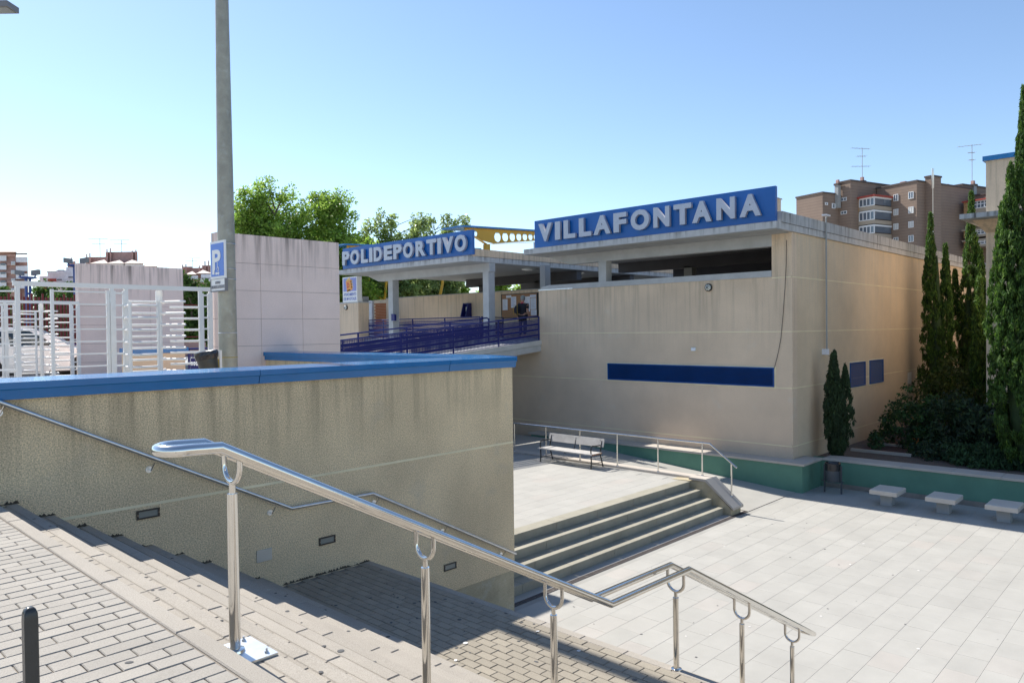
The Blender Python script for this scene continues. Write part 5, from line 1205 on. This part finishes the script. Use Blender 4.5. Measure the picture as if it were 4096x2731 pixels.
for u, v0, v1, lab in ((1047, 12, 200, 'television antenna left of the paired chimneys on the brick crest'), (1272, 25, 160, 'television antenna right of the paired chimneys on the brick crest'), (2015, 215, 320, 'television antenna left of the parking sign')):
    p = atd(*Q(u, v1), 200); q = atd(*Q(u, v0), 200); antenna(p, q.z-p.z, lab, ((0.98, 5, 0), (.7, 3, .3)))

# ================================================================== TREES AND SHRUBS
def tree(base, h, lobes, per, size, m, label, cat='tree', trunk_r=0.16, group=None, n_cl=60, name='tree', spread=0.55):
    t = thing(name, base, label, cat, group); b = Vector(base)
    tk = MB(); tops = []
    tk.tube([b, b+Vector((0.05, 0, h*0.25)), b+Vector((0, 0.1, h*0.5)), b+Vector((0.1, 0, h*0.82))], [trunk_r, trunk_r*0.8, trunk_r*0.55, trunk_r*0.15], 8)
    cs = []
    for (lx, ly, lz, rx, ry, rz_) in lobes:
        c = b+Vector((lx, ly, lz)); s = b+Vector((0, 0, max(h*0.2, lz-rz_*1.2)))
        tk.tube([s, s.lerp(c, 0.5)+Vector((0, 0, 0.15)), c+Vector((0, 0, rz_*0.5))], [trunk_r*0.45, trunk_r*0.3, trunk_r*0.08], 6)
        k = max(6, int(n_cl*(rx*ry*rz_)**0.67))
        d = rng.normal(size=(k, 3)); d /= np.linalg.norm(d, axis=1)[:, None]; d *= (rng.random((k, 1))**0.4); cs.append(np.array(c)+d*np.array([rx, ry, rz_]))
    tk.build('trunk', 'bark', t); leaves('crown', np.concatenate(cs), (spread, spread, spread*0.8), per, size, m, t, asp=1.2)
    return t
B = lambda px, d: (lambda p: (p.x, p.y, Z0))(atd(px, 1330, d))
def lob(n, R, H0, H1, seed):
    r = random.Random(seed); out = []
    for i in range(n):
        z = H0+(H1-H0)*(i+0.5)/n; k = 1-abs((i+0.5)/n-0.42)*1.1; a = r.random()*6.28; q = R*k*0.5
        out.append((q*cos(a), q*sin(a), z, R*k*0.62, R*k*0.62, (H1-H0)/n*0.95))
    return out
def crown(n, rx, z0, z1, seed, rl=0.42):
    """lobes spread through an egg-shaped crown"""
    r = random.Random(seed); out = []; zc, rz_ = (z0+z1)/2, (z1-z0)/2
    while len(out) < n:
        x, y, z = (r.uniform(-1, 1) for _ in range(3)); q = x*x+y*y+abs(z)**3
        if q > 1 or q < 0.12: continue
        k = r.uniform(0.75, 1.2)*rl*rx
        out.append((x*(rx-k*0.6), y*(rx-k*0.6), zc+z*(rz_-k), k, k, k*1.25))
    return out
GT = 'leafy trees behind the pink wall'
tree(B(1108, 46), 10.6, crown(40, 2.75, 2.0, 11.1, 1, 0.40)+[(-.3, .3, 10.2, .6, .6, .9), (.5, -.5, 9.9, .6, .6, .9)], 34, 0.15, 'leaf_green', 'bushy bright green tree nearest the lamp column, behind the pink wall', trunk_r=0.14, n_cl=30, group=GT, spread=0.40)
tree(B(1335, 47), 10.0, crown(36, 2.5, 2.0, 10.4, 2, 0.40)+[(-.7, .7, 9.6, .5, .5, .9), (.3, -.3, 9.3, .6, .6, .9)], 34, 0.15, 'leaf_green', 'bushy bright green tree behind the left end of the POLIDEPORTIVO sign', trunk_r=0.14, n_cl=30, group=GT, spread=0.40)
tree(B(1220, 50), 8.6, crown(20, 2.4, 1.5, 8.7, 6, 0.34), 36, 0.18, 'leaf_green', 'lower green tree between the two bushy trees behind the pink wall', trunk_r=0.14, n_cl=30, group=GT, spread=0.40)
tree(B(1450, 49), 8.8, crown(20, 1.9, 1.5, 9.0, 16, 0.4), 34, 0.16, 'leaf_green', 'narrow green tree filling the gap between the bushy tree and the sparse poplars', trunk_r=0.12, n_cl=28, group=GT, spread=0.4)
def wispy(px, d, h, lab, sd):
    r = random.Random(sd); L = []
    for k in range(11):
        hh = h*(0.74+0.28*r.random()); a = (k-5)*0.42
        dx, dy = _r.x*a, _r.y*a
        for i in range(9): L.append((dx*(0.55+0.06*i)+r.uniform(-.15, .15), dy*(0.55+0.06*i)+r.uniform(-.15, .15), hh*(0.40+0.07*i), 0.40*(1.15-0.08*i), 0.40, 0.5))
    L += crown(12, 2.5, 1.6, 7.6, sd+9, 0.3)
    return tree(B(px, d), h, L, 27, 0.18, 'leaf_pale', lab, trunk_r=0.06, n_cl=26, spread=0.34, group=GT)
wispy(1570, 50, 9.4, 'sparse pale poplar rising over the middle of the POLIDEPORTIVO sign', 3); wispy(1745, 52, 9.6, 'sparse pale poplar rising over the right end of the POLIDEPORTIVO sign', 4)
for px, d, lab in ((1640, 58, 'green tree seen under the canopy, left of the front column'), (1840, 60, 'green tree seen under the canopy, middle gap'), (2010, 62, 'green tree seen under the canopy, just left of the notice board'), (1480, 56, 'green tree seen beside the municipal sign'), (2120, 64, 'green tree seen under the canopy above the notice board')):
    tree(B(px, d), 6.0, lob(4, 3.0, 1.5, 6.0, px), 50, 0.32, 'leaf_green', lab, trunk_r=0.18, n_cl=20, group='trees seen through the entrance canopy')
for px, d, h, lab in ((150, 60, 5.3, 'rounded dark pine between the left floodlight masts'), (40, 66, 5.2, 'rounded dark pine at the left edge behind the red fence'), (280, 60, 5.4, 'rounded dark pine left of the farther pink wall'), (770, 52, 5.3, 'dark green pine between the farther pink wall and the lamp column'), (830, 58, 5.0, 'dark green pine just behind the parking sign plate')):
    tree(B(px, d), h, lob(4, 2.3, 1.0, h, px+5), 70, 0.22, 'leaf_pine', lab, trunk_r=0.16, n_cl=26, group='pines behind the red fence')

def cypress(base, h, rad, m, label, n=330, per=42, size=0.13, spires=((0, 0, 1.0),), group=None, seed=0, low=0.02, bulge=0.45):
    t = thing('cypress', base, label, 'cypress', group); b = np.array(base); r = random.Random(seed)
    MB().tube([tuple(b), tuple(b+np.array([0, 0, h*0.8]))], [rad*0.16, rad*0.05], 8).build('trunk', 'bark', t)
    C = []; 
    for sx, sy, sh in spires:
        H = h*sh; k = int(n/len(spires)*(sh+0.1)); ph = r.random()*6
        for i in range(k):
            u = low+(1-low)*rng.random()**0.85; a = rng.random()*2*pi
            prof = min(1.0, (u/bulge)**0.5) if u < bulge else max(0.03, 1-((u-bulge)/(1-bulge))**1.35)
            R = rad*prof*(0.86+0.13*sin(3*a+ph+u*5)+0.14*sin(7*u*6+2*a))*(0.72+0.28*rng.random()**0.3)
            if len(spires) > 1: R *= 0.8 if u > 0.3 else 1
            f = min(1, u*1.6); C.append((b[0]+sx*rad*f+R*cos(a), b[1]+sy*rad*f+R*sin(a), b[2]+u*H))
    leaves('crown', C, (size*0.95, size*0.95, size*2.1), per, size, m, t, asp=1.7, up=1.0, flat=0.42)
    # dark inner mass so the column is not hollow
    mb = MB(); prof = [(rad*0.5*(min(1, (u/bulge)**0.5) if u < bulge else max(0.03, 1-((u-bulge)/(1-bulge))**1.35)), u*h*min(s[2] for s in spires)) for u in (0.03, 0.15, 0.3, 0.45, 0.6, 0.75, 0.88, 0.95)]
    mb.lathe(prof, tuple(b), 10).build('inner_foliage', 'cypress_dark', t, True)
    return t
cp = atd(4098, 1300, 20.5); cypress((cp.x, cp.y, 0.70), 10.55, 0.80, 'cypress_leaf', 'tall bright green cypress at the right edge in front of the neighbour building', n=1500, per=56, size=0.078, spires=((0, 0, 1.0), (-0.1, 0.62, 0.70), (-0.3, 0.35, 0.80)), seed=1, bulge=0.22)
cp = atd(3748, 1300, 29.8); cypress((cp.x, cp.y, 0.70), 8.5, 0.60, 'cypress_leaf', 'slender cypress with a leaning tip at the end of the hall side wall', n=700, per=46, size=0.085, spires=((-0.1, 0.35, 1.0), (0.3, -0.45, 0.85)), seed=2, bulge=0.24)
cp = atd(3876, 1300, 31.5); cypress((cp.x, cp.y, 0.70), 9.6, 0.80, 'cypress_leaf', 'broad cypress between the hall side wall and the neighbour building', n=1000, per=46, size=0.09, spires=((0, -0.12, 1.0), (0.2, 0.7, 0.66), (-.3, -.6, 0.74)), seed=3, bulge=0.28)
cp = atd(3930, 1300, 26.9); cypress((cp.x, cp.y+0.1, 0.70), 5.7, 0.34, 'cypress_leaf', 'small cypress tucked against the corner of the neighbour building', n=200, per=40, size=0.11, seed=4, bulge=0.25)
cypress((23.2, 8.36, 0.70), 3.25, 0.40, 'cypress_dark', 'short dark cypress against the side wall beside the two blue louvres', n=520, per=40, size=0.065, spires=((-0.12, 0.12, 1.0), (0.25, -0.55, 0.86), (-0.3, 0.2, 0.97)), seed=5, bulge=0.36)

def shrub(base, rx, ry, h, m, label, n=60, per=40, size=0.09, extra=None, seed=0, asp=1.2, up=0.2):
    t = thing('shrub', base, label, 'shrub', None); b = np.array(base); k = n
    d = rng.normal(size=(k, 3)); d /= np.linalg.norm(d, axis=1)[:, None]; d[:, 2] = abs(d[:, 2]); d *= (rng.random((k, 1))**0.3)*(0.75+0.35*rng.random((k, 1)))
    c = b+d*np.array([rx, ry, h])
    st_ = MB()
    for i in range(0, k, max(1, k//14)): st_.tube([tuple(b+np.array([d[i, 0]*rx*0.2, d[i, 1]*ry*0.2, 0])), tuple(b+(c[i]-b)*0.5+np.array([0, 0, .1])), tuple(c[i])], [0.022, 0.016, 0.006], 5)
    st_.build('stems', 'bark', t); leaves('foliage', c, (size*2.4, size*2.4, size*1.8), per, size, m, t, asp=asp, up=up)
    if extra: leaves('autumn_leaves', c[rng.integers(0, k, extra)]+np.array([-0.12, -0.05, 0.1]), (size*1.3, size*1.3, size*1.6), 9, size*0.9, 'leaf_orange', t)
    return t
def sh(px, py, d, *a, **k):
    p = atd(px, py, d); shrub((p.x, p.y, 0.70), *a, **k)
sh(3800, 1600, 27.5, 1.7, 1.5, 2.9, 'shrub_yellow', 'large yellow-green shrub under the cypresses at the end of the bed', n=130, per=44, size=0.13, asp=1.0)
sh(3640, 1640, 24.6, 1.3, 1.3, 1.9, 'rose_leaf', 'dark rose bush with a few orange leaves beside the brown duckboards', n=120, per=42, size=0.095, extra=3)
sh(3830, 1640, 23.7, 1.35, 1.3, 2.15, 'shrub_leaf', 'dense dark green shrub with orange leaves in the middle of the bed', n=130, per=44, size=0.10, extra=4)
sh(3985, 1640, 23.0, 1.3, 1.2, 2.1, 'shrub_leaf', 'blue-green feathery shrub under the tall cypress', n=130, per=44, size=0.10, asp=2.0, up=0.6)
sh(4120, 1650, 23.0, 1.3, 1.2, 1.55, 'shrub_leaf', 'dark shrub at the right edge under the tall cypress', n=120, per=44, size=0.10, asp=1.6)
sh(3930, 1750, 21.6, 0.95, 1.2, 0.55, 'juniper', 'low spreading juniper behind the coping, right of the stools', n=150, per=44, size=0.075, asp=2.2, up=0.5)
sh(4095, 1760, 20.9, 0.8, 1.1, 0.55, 'juniper', 'low spreading juniper at the right edge behind the coping', n=150, per=44, size=0.075, asp=2.2, up=0.5)
sh(3770, 1740, 22.6, 0.9, 1.0, 0.5, 'shrub_leaf', 'low dark creeping shrub in front of the rose bush', n=90, per=40, size=0.075)
# ================================================================== SPECKS OF GUM, GRIT AND LITTER
def specks(name, m, spots, r0, r1):
    mb = MB()
    for x, y, z in spots:
        r = random.uniform(r0, r1); a = random.random()*6.28; e = random.uniform(0.5, 1.0)
        ring = [(r*cos(w), r*e*sin(w)) for w in np.linspace(0, 2*pi, 9)[:-1]]
        v = [(x+p*cos(a)-q*sin(a), y+p*sin(a)+q*cos(a), z+0.0012) for p, q in ring]+[(x+0.6*(p*cos(a)-q*sin(a)), y+0.6*(p*sin(a)+q*cos(a)), z+0.0028) for p, q in ring]
        mb.add(v, [(i, (i+1) % 8, 8+(i+1) % 8, 8+i) for i in range(8)]+[tuple(range(8, 16))])
    o = mb.build(name, m); o['kind'] = 'stuff'; o['label'] = 'small specks of gum and grit scattered on the paving'
R2 = random.Random(5)
mat('gum', (0.09, 0.09, 0.09), 0.9); mat('litter', (0.70, 0.68, 0.64), 0.8)
specks('gum_specks', 'gum', [(R2.uniform(9.5, 20), R2.uniform(-1, 8.5), 0.001) for _ in range(46)]+[(R2.uniform(XL0+0.1, XL1-0.1), R2.uniform(2.8, 8.1), ZL+0.0015) for _ in range(60)]
       + [(X0+k*G_-R2.uniform(0.02, 0.2), R2.uniform(2.6, 8), Z0-k*R_+0.0015) for k in range(1, 10) for _ in range(7)]+[(R2.uniform(0.2, 1.35), R2.uniform(2.3, 7.5), Z0+0.0015) for _ in range(16)], 0.010, 0.026)
specks('litter_specks', 'litter', [(R2.uniform(9.5, 20), R2.uniform(0, 8.5), 0.003) for _ in range(14)]+[(R2.uniform(4.6, 5.7), R2.uniform(3, 6), ZL+0.004) for _ in range(8)], 0.012, 0.03)
